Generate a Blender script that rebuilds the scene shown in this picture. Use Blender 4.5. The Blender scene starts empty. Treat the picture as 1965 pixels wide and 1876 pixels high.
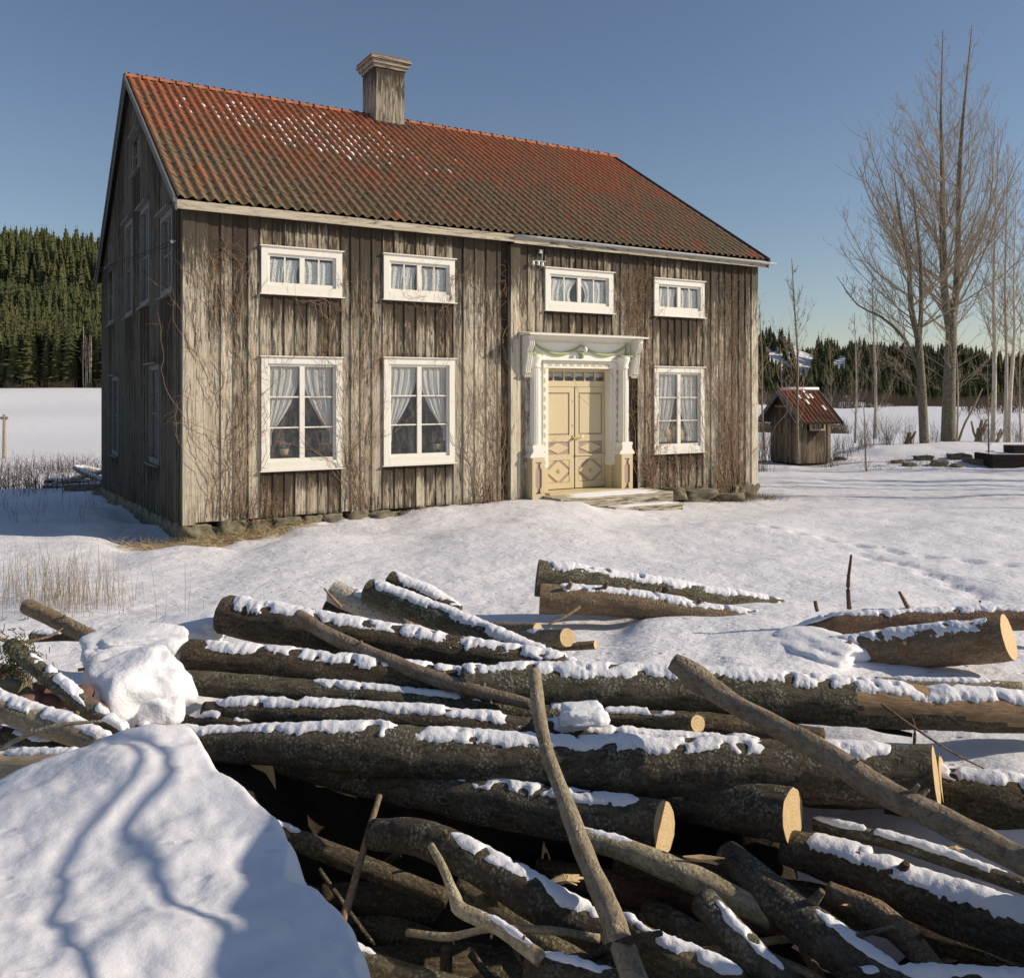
import bpy, math, random
import numpy as np
from mathutils import Vector, Matrix, noise as mn
R=math.radians
random.seed(7); rng=np.random.default_rng(7)
scene=bpy.context.scene
COL=scene.collection

# ------------------------------------------------------------------ camera, sky, sun, exposure
CZ=2.18; F=1720.0; CX=982.0; HY=755.0
cam=bpy.data.cameras.new('camera'); camo=bpy.data.objects.new('camera',cam); COL.objects.link(camo)
camo.location=(0,0,CZ); camo.rotation_euler=(R(90),0,0)
cam.sensor_width=36; cam.lens=36*F/1965; cam.shift_y=-183/1965; cam.clip_start=.05; cam.clip_end=8000
scene.camera=camo
SUN_EL=R(27); sdx,sdy=.9987,-.05
world=bpy.data.worlds.new('World'); scene.world=world; world.use_nodes=True
wn=world.node_tree; wn.nodes.clear()
sky=wn.nodes.new('ShaderNodeTexSky'); sky.sky_type='NISHITA'; sky.sun_disc=False
sky.sun_elevation=SUN_EL; sky.sun_rotation=math.atan2(sdx,sdy)
sky.air_density=1.0; sky.dust_density=.3; sky.ozone_density=2.2
bg=wn.nodes.new('ShaderNodeBackground'); bg.inputs['Strength'].default_value=.095
wo=wn.nodes.new('ShaderNodeOutputWorld')
tn_=wn.nodes.new('ShaderNodeMix'); tn_.data_type='RGBA'; tn_.blend_type='MULTIPLY'; tn_.inputs[0].default_value=1; tn_.inputs[7].default_value=(1.06,.985,.965,1)
wn.links.new(sky.outputs[0],tn_.inputs[6]); wn.links.new(tn_.outputs[2],bg.inputs[0]); wn.links.new(bg.outputs[0],wo.inputs[0])
sl=bpy.data.lights.new('sun','SUN'); so=bpy.data.objects.new('sun',sl); COL.objects.link(so)
sl.energy=4.9; sl.angle=R(.42); sl.color=(1,.87,.70)
S=Vector((sdx*math.cos(SUN_EL),sdy*math.cos(SUN_EL),math.sin(SUN_EL)))
so.rotation_euler=S.to_track_quat('Z','Y').to_euler(); so.location=(20,-4,14)
vs=scene.view_settings; vs.view_transform='Standard'; vs.look='None'; vs.gamma=1; vs.exposure=0; vs.use_curve_mapping=False

# ------------------------------------------------------------------ helpers
def P(px,py,Y): return Vector(((px-CX)/F*Y, Y, CZ-(py-HY)/F*Y))
class MB:
    def __init__(s): s.v=[]; s.f=[]; s.m=[]; s.n=0
    def add(s,v,f,m=0):
        v=np.asarray(v,float).reshape(-1,3); o=s.n
        s.v.append(v); s.n+=len(v)
        for q in f: s.f.append([i+o for i in q])
        s.m.extend([m]*len(f)); return s
    def box(s,x0,x1,y0,y1,z0,z1,m=0,rx=0):
        v=[(x0,y0,z0),(x1,y0,z0),(x1,y1,z0),(x0,y1,z0),(x0,y0,z1),(x1,y0,z1),(x1,y1,z1),(x0,y1,z1)]
        return s.add(v,[(0,3,2,1),(4,5,6,7),(0,1,5,4),(1,2,6,5),(2,3,7,6),(3,0,4,7)],m)
    def prism(s,poly,y0,y1,m=0,axis='y'):   # poly in (x,z), extruded along y
        n=len(poly)
        if axis=='y': v=[(a,y0,b) for a,b in poly]+[(a,y1,b) for a,b in poly]
        elif axis=='x': v=[(y0,a,b) for a,b in poly]+[(y1,a,b) for a,b in poly]
        else: v=[(a,b,y0) for a,b in poly]+[(a,b,y1) for a,b in poly]
        f=[tuple(range(n)),tuple(range(2*n-1,n-1,-1))]+[(i,i+n,(i+1)%n+n,(i+1)%n) for i in range(n)]
        return s.add(v,f,m)
    def tube(s,pts,rad,n=6,m=0,cap=True):
        p=np.asarray([tuple(q) for q in pts],float); k=len(p)
        r=np.broadcast_to(np.asarray(rad,float),(k,)) if np.ndim(rad)<2 else rad
        t=np.gradient(p,axis=0); t/=np.linalg.norm(t,axis=1)[:,None]+1e-12
        ref=np.array([0,0,1.]) if abs(t[:,2]).mean()<.8 else np.array([1.,0,0])
        a=np.cross(t,ref); a/=np.linalg.norm(a,axis=1)[:,None]+1e-12
        b=np.cross(a,t)
        th=np.linspace(0,2*np.pi,n,endpoint=False)
        v=p[:,None,:]+r[:,None,None]*(np.cos(th)[None,:,None]*a[:,None,:]+np.sin(th)[None,:,None]*b[:,None,:])
        f=[(i*n+j,i*n+(j+1)%n,(i+1)*n+(j+1)%n,(i+1)*n+j) for i in range(k-1) for j in range(n)]
        if cap: f+= [tuple(range(n-1,-1,-1)), tuple(range((k-1)*n,k*n))]
        return s.add(v.reshape(-1,3),f,m)
    def lathe(s,c,prof,n=16,m=0):
        v=[];
        for r,z in prof:
            for j in range(n):
                a=2*math.pi*j/n; v.append((c[0]+r*math.cos(a),c[1]+r*math.sin(a),c[2]+z))
        k=len(prof); f=[(i*n+j,i*n+(j+1)%n,(i+1)*n+(j+1)%n,(i+1)*n+j) for i in range(k-1) for j in range(n)]
        f+=[tuple(range(n-1,-1,-1)),tuple(range((k-1)*n,k*n))]
        return s.add(v,f,m)
def link(name,me,parent=None):
    o=bpy.data.objects.new(name,me); COL.objects.link(o)
    if parent: o.parent=parent
    return o
def mesh_of(name,mb,mats,smooth=False,origin=None):
    v=np.concatenate(mb.v) if mb.v else np.zeros((0,3))
    if origin is not None: v=v-np.array(tuple(origin))
    me=bpy.data.meshes.new(name); me.from_pydata(v.tolist(),[],mb.f)
    if not isinstance(mats,(list,tuple)): mats=[mats]
    for m in mats: me.materials.append(m)
    if len(mats)>1: me.polygons.foreach_set('material_index',mb.m)
    if smooth: me.polygons.foreach_set('use_smooth',[True]*len(me.polygons))
    me.update(); return me
def mk(name,mb,mats,parent=None,smooth=False,origin=None,color=None):
    o=link(name,mesh_of(name,mb,mats,smooth,origin),parent)
    if origin is not None: o.location=tuple(origin)
    if color: o.color=color
    return o
def tag(o,label=None,cat=None,group=None,kind=None):
    if label: o['label']=label
    if cat: o['category']=cat
    if group: o['group']=group
    if kind: o['kind']=kind
    return o
def empty(name,loc=(0,0,0),rz=0):
    o=bpy.data.objects.new(name,None); COL.objects.link(o); o.location=loc; o.rotation_euler=(0,0,rz); o.empty_display_size=.1; return o
def fbm(x,y,z=0,o=4):
    return mn.fractal(Vector((x,y,z)),1.0,2.0,o)

# ------------------------------------------------------------------ materials
class NT:
    def __init__(s,name):
        s.mat=bpy.data.materials.new(name); s.mat.use_nodes=True; s.t=s.mat.node_tree; s.t.nodes.clear()
        s.out=s.n('ShaderNodeOutputMaterial'); s.b=s.n('ShaderNodeBsdfPrincipled'); s.l(s.b.outputs[0],s.out.inputs[0])
        s.b.inputs['Specular IOR Level'].default_value=.3
    def n(s,t,**k):
        q=s.t.nodes.new(t)
        for a,b in k.items(): setattr(q,a,b)
        return q
    def l(s,a,b): s.t.links.new(a,b)
    def _i(s,sock,v):
        if hasattr(v,'is_output') or isinstance(v,bpy.types.NodeSocket): s.l(v,sock)
        else: sock.default_value=v
    def coord(s,kind='Object',obj=None):
        if kind=='Pos': return s.n('ShaderNodeNewGeometry').outputs['Position']
        c=s.n('ShaderNodeTexCoord')
        if obj: c.object=obj
        return c.outputs[kind]
    def map(s,v,scale=(1,1,1),loc=(0,0,0)):
        m=s.n('ShaderNodeMapping'); s.l(v,m.inputs[0]); s._i(m.inputs['Scale'],scale); s._i(m.inputs['Location'],loc); return m.outputs[0]
    def noise(s,v,scale=5,detail=4,rough=.55,dist=0,col=False):
        q=s.n('ShaderNodeTexNoise'); s.l(v,q.inputs['Vector']); q.inputs['Scale'].default_value=scale; q.inputs['Detail'].default_value=detail
        q.inputs['Roughness'].default_value=rough; q.inputs['Distortion'].default_value=dist
        return q.outputs[1 if col else 0]
    def vor(s,v,scale=5,feat='F1',out=0,rnd=1):
        q=s.n('ShaderNodeTexVoronoi',feature=feat); s.l(v,q.inputs['Vector']); q.inputs['Scale'].default_value=scale; q.inputs['Randomness'].default_value=rnd
        return q.outputs[out]
    def ramp(s,v,stops,interp='LINEAR'):
        q=s.n('ShaderNodeValToRGB'); s.l(v,q.inputs[0]); e=q.color_ramp.elements; q.color_ramp.interpolation=interp
        while len(e)<len(stops): e.new(.5)
        for k,(p,c) in zip(e,stops): k.position=p; k.color=(c,c,c,1) if not isinstance(c,(tuple,list)) else (*c[:3],1)
        return q.outputs[0]
    def mix(s,f,a,b,mode='MIX'):
        q=s.n('ShaderNodeMix',data_type='RGBA',blend_type=mode); s._i(q.inputs[0],f)
        s._i(q.inputs[6],a if not isinstance(a,tuple) else (*a[:3],1)); s._i(q.inputs[7],b if not isinstance(b,tuple) else (*b[:3],1)); return q.outputs[2]
    def math(s,op,a,b=0,c=0):
        q=s.n('ShaderNodeMath',operation=op); s._i(q.inputs[0],a); s._i(q.inputs[1],b)
        s._i(q.inputs[2],c); return q.outputs[0]
    def vmath(s,op,a,b=(0,0,0)):
        q=s.n('ShaderNodeVectorMath',operation=op); s._i(q.inputs[0],a); s._i(q.inputs[1],b); return q.outputs[0]
    def sep(s,v):
        q=s.n('ShaderNodeSeparateXYZ'); s.l(v,q.inputs[0]); return q.outputs
    def bump(s,h,strength=.5,dist=.01):
        q=s.n('ShaderNodeBump'); s.l(h,q.inputs['Height']); q.inputs['Strength'].default_value=strength; q.inputs['Distance'].default_value=dist
        s.l(q.outputs[0],s.b.inputs['Normal']); return q
    def base(s,c,rough=.8):
        s._i(s.b.inputs['Base Color'],c if not isinstance(c,tuple) else (*c[:3],1)); s._i(s.b.inputs['Roughness'],rough); return s.mat

def m_snow():
    t=NT('snow'); p=t.coord('Pos')
    crust=t.noise(t.map(p,(1,1.7,1)),9,5,.6,.1)
    pits=t.vor(t.map(p,(5,9,5)),1.0)
    pm=t.ramp(pits,[(.0,0.0),(.17,1.0)])
    fine=t.noise(p,60,3,.6)
    h=t.math('ADD',t.math('MULTIPLY',crust,1.0),t.math('MULTIPLY',pm,.7)); h=t.math('ADD',h,t.math('MULTIPLY',fine,.12))
    h=t.math('MULTIPLY',h,t.ramp(t.math('MULTIPLY',t.sep(p)[1],.1),[(.36,.28),(.62,1.0)])); t.bump(h,.7,.04)
    tint=t.noise(p,.8,4,.6)
    c=t.mix(t.ramp(tint,[(.35,0.0),(.75,1.0)]),(.82,.81,.83),(.75,.75,.79))
    # worn, dirty trodden strip in the yard
    xyz=t.sep(p)
    yy=t.math('ADD',xyz[1],t.math('MULTIPLY',t.noise(t.map(p,(.15,.5,1)),1.2,3),3.0))
    band=t.math('MULTIPLY',t.ramp(t.math('MULTIPLY',yy,.03),[(.60,0.0),(.65,1.0),(.70,1.0),(.76,0.0)]),t.ramp(xyz[0],[(.0,0.0),(.6,1.0)]))
    grit=t.ramp(t.noise(t.map(p,(1,4,1)),7,6,.7),[(.45,0.0),(.68,1.0)])
    c=t.mix(t.math('MULTIPLY',t.math('MULTIPLY',band,grit),.5),c,(.45,.40,.33))
    return t.base(c,.55)
def m_snow2():
    t=NT('snow_cap'); p=t.coord('Pos')
    t.bump(t.noise(p,38,5,.6),.6,.012); return t.base((.80,.80,.83),.6)
def m_boards(name,gray=(.60,.535,.41),gray2=(.29,.245,.18),brown=(.15,.10,.055),dark=(.022,.018,.013),horizontal=False):
    t=NT(name); oi=t.n('ShaderNodeObjectInfo'); v=t.coord('Object'); gen=t.sep(t.coord('Generated'))
    q=t.n('ShaderNodeCombineXYZ'); [t.l(oi.outputs['Random'],q.inputs[k]) for k in range(3)]
    v=t.vmath('ADD',v,t.vmath('MULTIPLY',q.outputs[0],(37,17,23)))
    st=(1,26,26) if horizontal=='x' else ((26,1,26) if horizontal=='y' else (26,26,1))
    s2=(1,7,7) if horizontal=='x' else ((7,1,7) if horizontal=='y' else (9,9,1))
    grain=t.noise(t.map(v,st),1.6,7,.68,.6)
    fine=t.noise(t.map(v,tuple(a*2.2 for a in st)),1.6,5,.65)
    blot=t.noise(t.map(v,s2),.9,5,.6,.8); blot2=t.noise(t.map(v,s2),2.1,6,.7,1.0)
    sr=t.n('ShaderNodeSeparateColor'); t.l(oi.outputs['Color'],sr.inputs[0]); R_,G_=sr.outputs[0],sr.outputs[1]
    c=t.mix(t.ramp(grain,[(.30,0.0),(.60,1.0)]),gray2,gray)
    zt=gen[0] if horizontal=='x' else gen[2]
    # brown, less bleached wood: most at the sheltered upper end of every board
    top=t.ramp(zt,[(.0,.12),(.10,.0),(.45,.02),(.80,.22),(1.0,.55)]) if not horizontal else t.ramp(zt,[(.0,.0),(1.0,.05)])
    br=t.ramp(t.math('ADD',t.math('ADD',t.math('MULTIPLY',blot,.85),t.math('MULTIPLY',R_,.42)),t.math('MULTIPLY',top,.7)),[(.60,0.0),(.92,1.0)])
    c=t.mix(t.math('MULTIPLY',br,.85),c,t.mix(grain,brown,(.38,.225,.105)))
    dk=t.ramp(t.math('ADD',t.math('ADD',t.math('MULTIPLY',blot2,1.0),t.math('MULTIPLY',R_,.24)),t.math('MULTIPLY',top,.75)),[(.58,0.0),(.74,1.0)])
    c=t.mix(t.math('MULTIPLY',dk,.88),c,dark)
    crack=t.ramp(fine,[(.32,1.0),(.44,0.0)])
    c=t.mix(t.math('MULTIPLY',crack,.6),c,dark)
    kn=t.vor(t.map(v,(s2[0]*.8,s2[1]*.8,s2[2]*.8)),1.3); c=t.mix(t.ramp(kn,[(.04,1.0),(.075,0.0)]),c,(.10,.055,.028))
    hs=t.n('ShaderNodeHueSaturation'); t.l(c,hs.inputs['Color']); t.l(t.math('MULTIPLY_ADD',G_,1.0,.5),hs.inputs['Value'])
    t.bump(t.math('ADD',grain,t.math('MULTIPLY',fine,.6)),.8,.008)
    return t.base(hs.outputs[0],.85)
def m_paint(name,c,c2=None,peel=.3,sc=1.0,rough=.55,under=(.3,.26,.2)):
    t=NT(name); v=t.coord('Object'); n=t.noise(t.map(v,(6*sc,6*sc,2*sc)),2,6,.7)
    cc=t.mix(n,c,c2 or tuple(x*.82 for x in c))
    pl=t.noise(t.map(v,(26,26,5)),1.3,6,.75); cc=t.mix(t.math('MULTIPLY',t.ramp(pl,[(.60,0.0),(.72,1.0)]),peel),cc,under)
    t.bump(t.noise(t.map(v,(40,40,4)),1.5,4),.25,.004); return t.base(cc,rough)
def m_tile(root,k0=.36):
    t=NT('clay_tile'); v=t.coord('Object',root); xyz=t.sep(v)
    cx=t.math('FLOOR',t.math('DIVIDE',xyz[0],TW)); cy=t.math('FLOOR',t.math('DIVIDE',xyz[1],TR*COSR))
    q=t.n('ShaderNodeCombineXYZ'); t.l(cx,q.inputs[0]); t.l(cy,q.inputs[1])
    w=t.n('ShaderNodeTexWhiteNoise',noise_dimensions='2D'); t.l(q.outputs[0],w.inputs['Vector']); rnd=w.outputs[0]
    w2=t.n('ShaderNodeTexWhiteNoise',noise_dimensions='3D'); t.l(q.outputs[0],w2.inputs['Vector'])
    c=t.mix(rnd,(.29,.095,.045),(.40,.15,.07)); c=t.mix(t.noise(v,30,4,.6),c,(.22,.06,.03))
    # moss and algae: strongest low on the roof and in the tile troughs
    low=t.math('MULTIPLY_ADD',xyz[1],-.078,k0)
    big=t.noise(v,.7,4,.6); sm=t.noise(v,14,6,.7)
    k=t.math('MULTIPLY_ADD',xyz[0],1/TW,0); fr=t.math('FRACT',k)
    tr=t.ramp(fr,[(.0,.75),(.2,.35),(.5,.05),(.72,.6),(.95,.95)])
    a=t.math('ADD',t.math('ADD',t.math('MULTIPLY',low,.95),t.math('MULTIPLY',big,.8)),t.math('ADD',t.math('MULTIPLY',sm,.42),t.math('MULTIPLY',tr,.42)))
    clean=t.ramp(w2.outputs[0],[(.955,0.0),(.96,.45)],'CONSTANT'); a=t.math('SUBTRACT',a,clean); a=t.math('SUBTRACT',a,t.math('MULTIPLY',rnd,.16))
    ms=t.ramp(a,[(.62,0.0),(1.10,1.0)])
    mc=t.mix(t.ramp(t.noise(v,24,5,.7),[(.35,0.0),(.65,1.0)]),(.06,.052,.03),(.23,.185,.115))
    c=t.mix(t.math('MULTIPLY',ms,.92),c,mc)
    li=t.ramp(t.noise(v,45,4,.7),[(.66,0.0),(.72,1.0)]); c=t.mix(t.math('MULTIPLY',li,.5),c,(.33,.32,.25))
    t.bump(sm,.4,.01); return t.base(c,.8)
def m_bark(name,c1,c2,c3,lichen=(.20,.22,.16),lam=.5,furrow=1.0,stretch=6):
    t=NT(name); v=t.coord('Object'); oi=t.n('ShaderNodeObjectInfo')
    q=t.n('ShaderNodeCombineXYZ'); t.l(oi.outputs['Random'],q.inputs[0]); v=t.vmath('ADD',v,t.vmath('MULTIPLY',q.outputs[0],(31,0,0)))
    a=t.noise(t.map(v,(8,8*stretch/2,8*stretch/2)),1.2,7,.68,.7)
    b=t.noise(v,55,5,.7)
    c=t.mix(t.ramp(a,[(.35,0.0),(.65,1.0)]),c1,c2); c=t.mix(t.ramp(b,[(.5,0.0),(.7,1.0)]),c,c3)
    pt=t.noise(v,9,5,.65,.3); sp=t.vor(v,55,out=0)
    l=t.math('MULTIPLY',t.ramp(pt,[(.46,0.0),(.60,1.0)]),t.ramp(t.math('ADD',sp,t.math('MULTIPLY',b,.3)),[(.42,1.0),(.72,0.0)]))
    c=t.mix(t.math('MULTIPLY',l,lam),c,t.mix(b,lichen,tuple(x*1.7 for x in lichen)))
    h=t.math('ADD',t.math('MULTIPLY',a,furrow),t.math('MULTIPLY',b,.45)); h=t.math('ADD',h,t.math('MULTIPLY',l,.3)); t.bump(h,.95,.02); hv=t.n('ShaderNodeHueSaturation'); t.l(c,hv.inputs['Color']); t.l(t.math('MULTIPLY_ADD',oi.outputs['Random'],.75,.75),hv.inputs['Value']); t.l(t.math('MULTIPLY_ADD',oi.outputs['Random'],.035,.482),hv.inputs['Hue']); return t.base(hv.outputs[0],.92)
def m_cut():
    t=NT('cut_wood'); v=t.coord('Object'); xyz=t.sep(v)
    a=t.math('POWER',xyz[1],2.0); b=t.math('POWER',xyz[2],2.0); r=t.math('SQRT',t.math('ADD',a,b)); r=t.math('ADD',r,t.math('MULTIPLY',t.noise(v,9,3),.02))
    rings=t.math('SINE',t.math('MULTIPLY',r,380)); n=t.noise(v,30,5,.7)
    c=t.mix(t.ramp(rings,[(.2,0.0),(.9,1.0)]),(.58,.42,.22),(.40,.26,.12)); c=t.mix(t.ramp(n,[(.4,0.0),(.75,1.0)]),c,(.62,.49,.29))
    t.bump(n,.3,.004); return t.base(c,.8)
def m_plain(name,c,c2=None,sc=12,rough=.85,bump=.3,stretch=(1,1,1)):
    t=NT(name); v=t.coord('Object'); n=t.noise(t.map(v,stretch),sc,6,.65); t.bump(n,bump,.01)
    return t.base(t.mix(t.ramp(n,[(.3,0.0),(.7,1.0)]),c,c2 or tuple(x*.5 for x in c)),rough)
def m_needles():
    t=NT('spruce_needles'); oi=t.n('ShaderNodeObjectInfo'); p=t.coord('Pos')
    n=t.noise(p,.9,4,.7); k=t.noise(p,.12,2,.5)
    c=t.mix(n,(.02,.028,.010),(.062,.07,.022)); c=t.mix(t.math('MULTIPLY',t.ramp(k,[(.4,0.0),(.6,1.0)]),.5),c,(.085,.082,.03))
    hs=t.n('ShaderNodeHueSaturation'); t.l(c,hs.inputs['Color']); t.l(t.math('MULTIPLY_ADD',oi.outputs['Random'],.7,.6),hs.inputs['Value'])
    return t.base(hs.outputs[0],.9)
def m_glass():
    t=NT('window_glass'); tr=t.n('ShaderNodeBsdfTransparent'); gl=t.n('ShaderNodeBsdfGlossy'); gl.inputs['Roughness'].default_value=.03
    tr.inputs[0].default_value=(.97,.98,.98,1)
    lw=t.n('ShaderNodeLayerWeight'); lw.inputs[0].default_value=.5; mx=t.n('ShaderNodeMixShader')
    v=t.coord('Pos'); q=t.n('ShaderNodeBump'); t.l(t.noise(v,4,2),q.inputs['Height']); q.inputs['Strength'].default_value=.12; q.inputs['Distance'].default_value=.02
    t.l(q.outputs[0],gl.inputs['Normal']); df=t.n('ShaderNodeBsdfDiffuse'); df.inputs[0].default_value=(.5,.5,.47,1)
    t.l(t.math('MULTIPLY_ADD',t.math('POWER',lw.outputs[1],5.0),.95,.05),mx.inputs[0]); t.l(tr.outputs[0],mx.inputs[1]); t.l(gl.outputs[0],mx.inputs[2])
    m2=t.n('ShaderNodeMixShader'); t.l(t.math('MULTIPLY',t.ramp(t.noise(t.map(v,(3,3,1.2)),3,6,.8),[(.45,0.0),(.8,1.0)]),.16),m2.inputs[0]); t.l(mx.outputs[0],m2.inputs[1]); t.l(df.outputs[0],m2.inputs[2])
    t.l(m2.outputs[0],t.out.inputs[0]); return t.mat
def m_curtain(name,c,alpha=.75,lace=True):
    t=NT(name); v=t.coord('Object'); tr=t.n('ShaderNodeBsdfTransparent'); mx=t.n('ShaderNodeMixShader'); tl=t.n('ShaderNodeBsdfTranslucent'); m1=t.n('ShaderNodeMixShader')
    df=t.n('ShaderNodeBsdfDiffuse'); df.inputs[0].default_value=(*c,1); tl.inputs[0].default_value=(*c,1); m1.inputs[0].default_value=.3
    t.l(df.outputs[0],m1.inputs[1]); t.l(tl.outputs[0],m1.inputs[2])
    a=t.ramp(t.vor(v,22,out=0),[(.15,alpha*.65),(.45,alpha)]) if lace else t.ramp(t.noise(t.map(v,(60,60,2)),1.5,2),[(.3,alpha*.75),(.6,alpha)])
    t.l(a,mx.inputs[0]); t.l(tr.outputs[0],mx.inputs[1]); t.l(m1.outputs[0],mx.inputs[2]); t.l(mx.outputs[0],t.out.inputs[0]); return t.mat

TW=.187; TR=.335; ZE=5.41; SE=-.27; SR=5.93; ZR=9.30
PITCH=math.atan2(ZR-ZE,SR-SE); COSR=math.cos(PITCH); SINR=math.sin(PITCH)
M={}
M['snow']=m_snow(); M['cap']=m_snow2()
M['board']=m_boards('weathered_boards'); M['boardh']=m_boards('weathered_boards_horizontal',horizontal='x')
M['gboard']=m_boards('weathered_shaded_gable_boards',gray=(.135,.13,.10),gray2=(.05,.047,.035))  # same boards toned much darker, the gable's shade put into the colour
M['shedboard']=m_boards('shed_boards',gray=(.24,.19,.13),gray2=(.14,.105,.07))
M['white']=m_paint('white_paint',(.80,.77,.69),(.68,.65,.57),.5); M['white2']=m_paint('white_portal_paint',(.82,.79,.70),(.72,.69,.60),.22)
M['ochre']=m_paint('ochre_paint',(.62,.53,.345),(.54,.44,.26),.22,under=(.3,.2,.11)); M['mauve']=m_paint('mauve_paint',(.43,.31,.245),(.36,.25,.19),.15)
M['green']=m_paint('pale_green_paint',(.38,.42,.22),(.32,.36,.19),.15); M['olive']=m_paint('ochre_green_paint',(.56,.50,.29),(.50,.43,.25),.1)
M['lining']=m_plain('interior_plaster',(.16,.14,.11),(.10,.085,.06))
M['glass']=m_glass(); M['lace']=m_curtain('lace_curtain',(.88,.87,.84),.97); M['sheer']=m_curtain('sheer_curtain',(.86,.85,.82),.86,False)
M['barge']=m_boards('barge_boards',gray=(.13,.135,.13),gray2=(.07,.072,.07),horizontal='y')
M['stone']=m_plain('field_stone',(.27,.24,.165),(.08,.068,.045),6,.95,1.0); M['brick']=m_plain('broken_brick',(.22,.12,.09),(.10,.06,.05),14,.9,.6)
M['metal']=m_plain('galvanised_metal',(.42,.43,.42),(.3,.31,.31),9,.45,.1); M['brass']=m_plain('brass',(.55,.42,.2),(.3,.22,.1),9,.35,.1); M['brass'].node_tree.nodes['Principled BSDF'].inputs['Metallic'].default_value=.8
M['porc']=m_plain('porcelain',(.8,.8,.76),(.7,.7,.66),9,.2,.05)
M['lichen']=m_bark('lichen_bark',(.034,.028,.018),(.12,.10,.068),(.16,.14,.10),(.20,.215,.165),.7)
M['bark']=m_bark('furrowed_bark',(.032,.024,.015),(.125,.096,.06),(.18,.145,.095),(.22,.235,.16),.3,1.6,9)
M['smooth']=m_bark('smooth_bark',(.17,.13,.085),(.33,.28,.195),(.12,.08,.05),(.33,.31,.24),.25,.5,3)
M['redbark']=m_bark('reddish_bark',(.11,.065,.04),(.19,.12,.075),(.26,.2,.14),(.20,.22,.16),.35,.8,4)
M['birch']=m_bark('birch_bark',(.42,.37,.29),(.60,.54,.45),(.10,.08,.06),(.55,.5,.42),.2,.4,1)
M['twig']=m_plain('twig_bark',(.155,.115,.07),(.075,.052,.032),20,.9); M['vine']=m_plain('dried_vine',(.32,.21,.13),(.13,.08,.048),30,.9)
M['aspen']=m_bark('aspen_bark',(.08,.07,.046),(.29,.26,.19),(.14,.12,.08),(.22,.24,.15),.4,1.2,3)
M['aspentwig']=m_plain('aspen_twigs',(.46,.38,.27),(.27,.21,.145),9,.9)
M['bare']=m_plain('split_wood',(.42,.29,.16),(.22,.14,.075),6,.8,.7,(3,14,14)); M['pale']=m_plain('pale_split_wood',(.52,.42,.29),(.33,.24,.15),6,.8,.6,(2,12,12))
M['cut']=m_cut(); M['shadecut']=m_plain('shaded_log_end',(.085,.06,.038),(.04,.028,.018),16,.95,.5); M['litter']=m_plain('litter_shade',(.035,.026,.018),(.014,.011,.008),14,.95,.9); M['grass']=m_plain('dry_grass',(.58,.47,.29),(.38,.28,.15),10,.9,.1); M['grass2']=m_plain('brown_grass',(.27,.19,.10),(.12,.085,.045),10,.9,.1)  # log end and litter toned near black in place of shade
M['moss']=m_plain('moss_lichen',(.12,.125,.05),(.06,.06,.03),30,.95,.8); M['needles']=m_needles()
M['dark']=m_plain('dark_wood',(.035,.028,.022),(.015,.012,.01),10,.9); M['rust']=m_plain('tarred_timber',(.05,.034,.027),(.02,.015,.012),8,.9)
M['straw']=m_plain('straw',(.48,.38,.2),(.3,.22,.11),40,.9); M['leaf']=m_plain('house_plant_leaf',(.07,.14,.04),(.04,.08,.02),20,.7); M['pink']=m_plain('pink_petals',(.5,.1,.26),(.35,.06,.18),20,.7); M['yellow']=m_plain('yellow_petals',(.6,.5,.1),(.5,.4,.1),20,.7)
M['farshrub']=m_plain('far_shrub',(.17,.12,.08),(.09,.065,.045),3,.95)

# ------------------------------------------------------------------ house frame
UX,UY=.8624,.5062; X0,Y0=-5.52,15.12; HL=13.24; HD=11.87
def L2W(t,y,z): return Vector((X0+UX*t-UY*y, Y0+UY*t+UX*y, z))
def fw(px,py,d=0.0):      # picture point -> (t,z) on the plane d metres in front of the front wall
    k=(px-CX)/F; xo=X0+UY*d; yo=Y0-UX*d
    t=(k*yo-xo)/(UX-UY*k); Y=yo+UY*t; return t,CZ-(py-HY)/F*Y
def gw(px,py,d=0.0):      # picture point -> (s,z) on the gable wall
    k=(px-CX)/F; xo=X0-UX*d; yo=Y0-UY*d
    s=(k*yo-xo)/(-UY-UX*k); Y=yo+UX*s; return s,CZ-(py-HY)/F*Y

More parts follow.
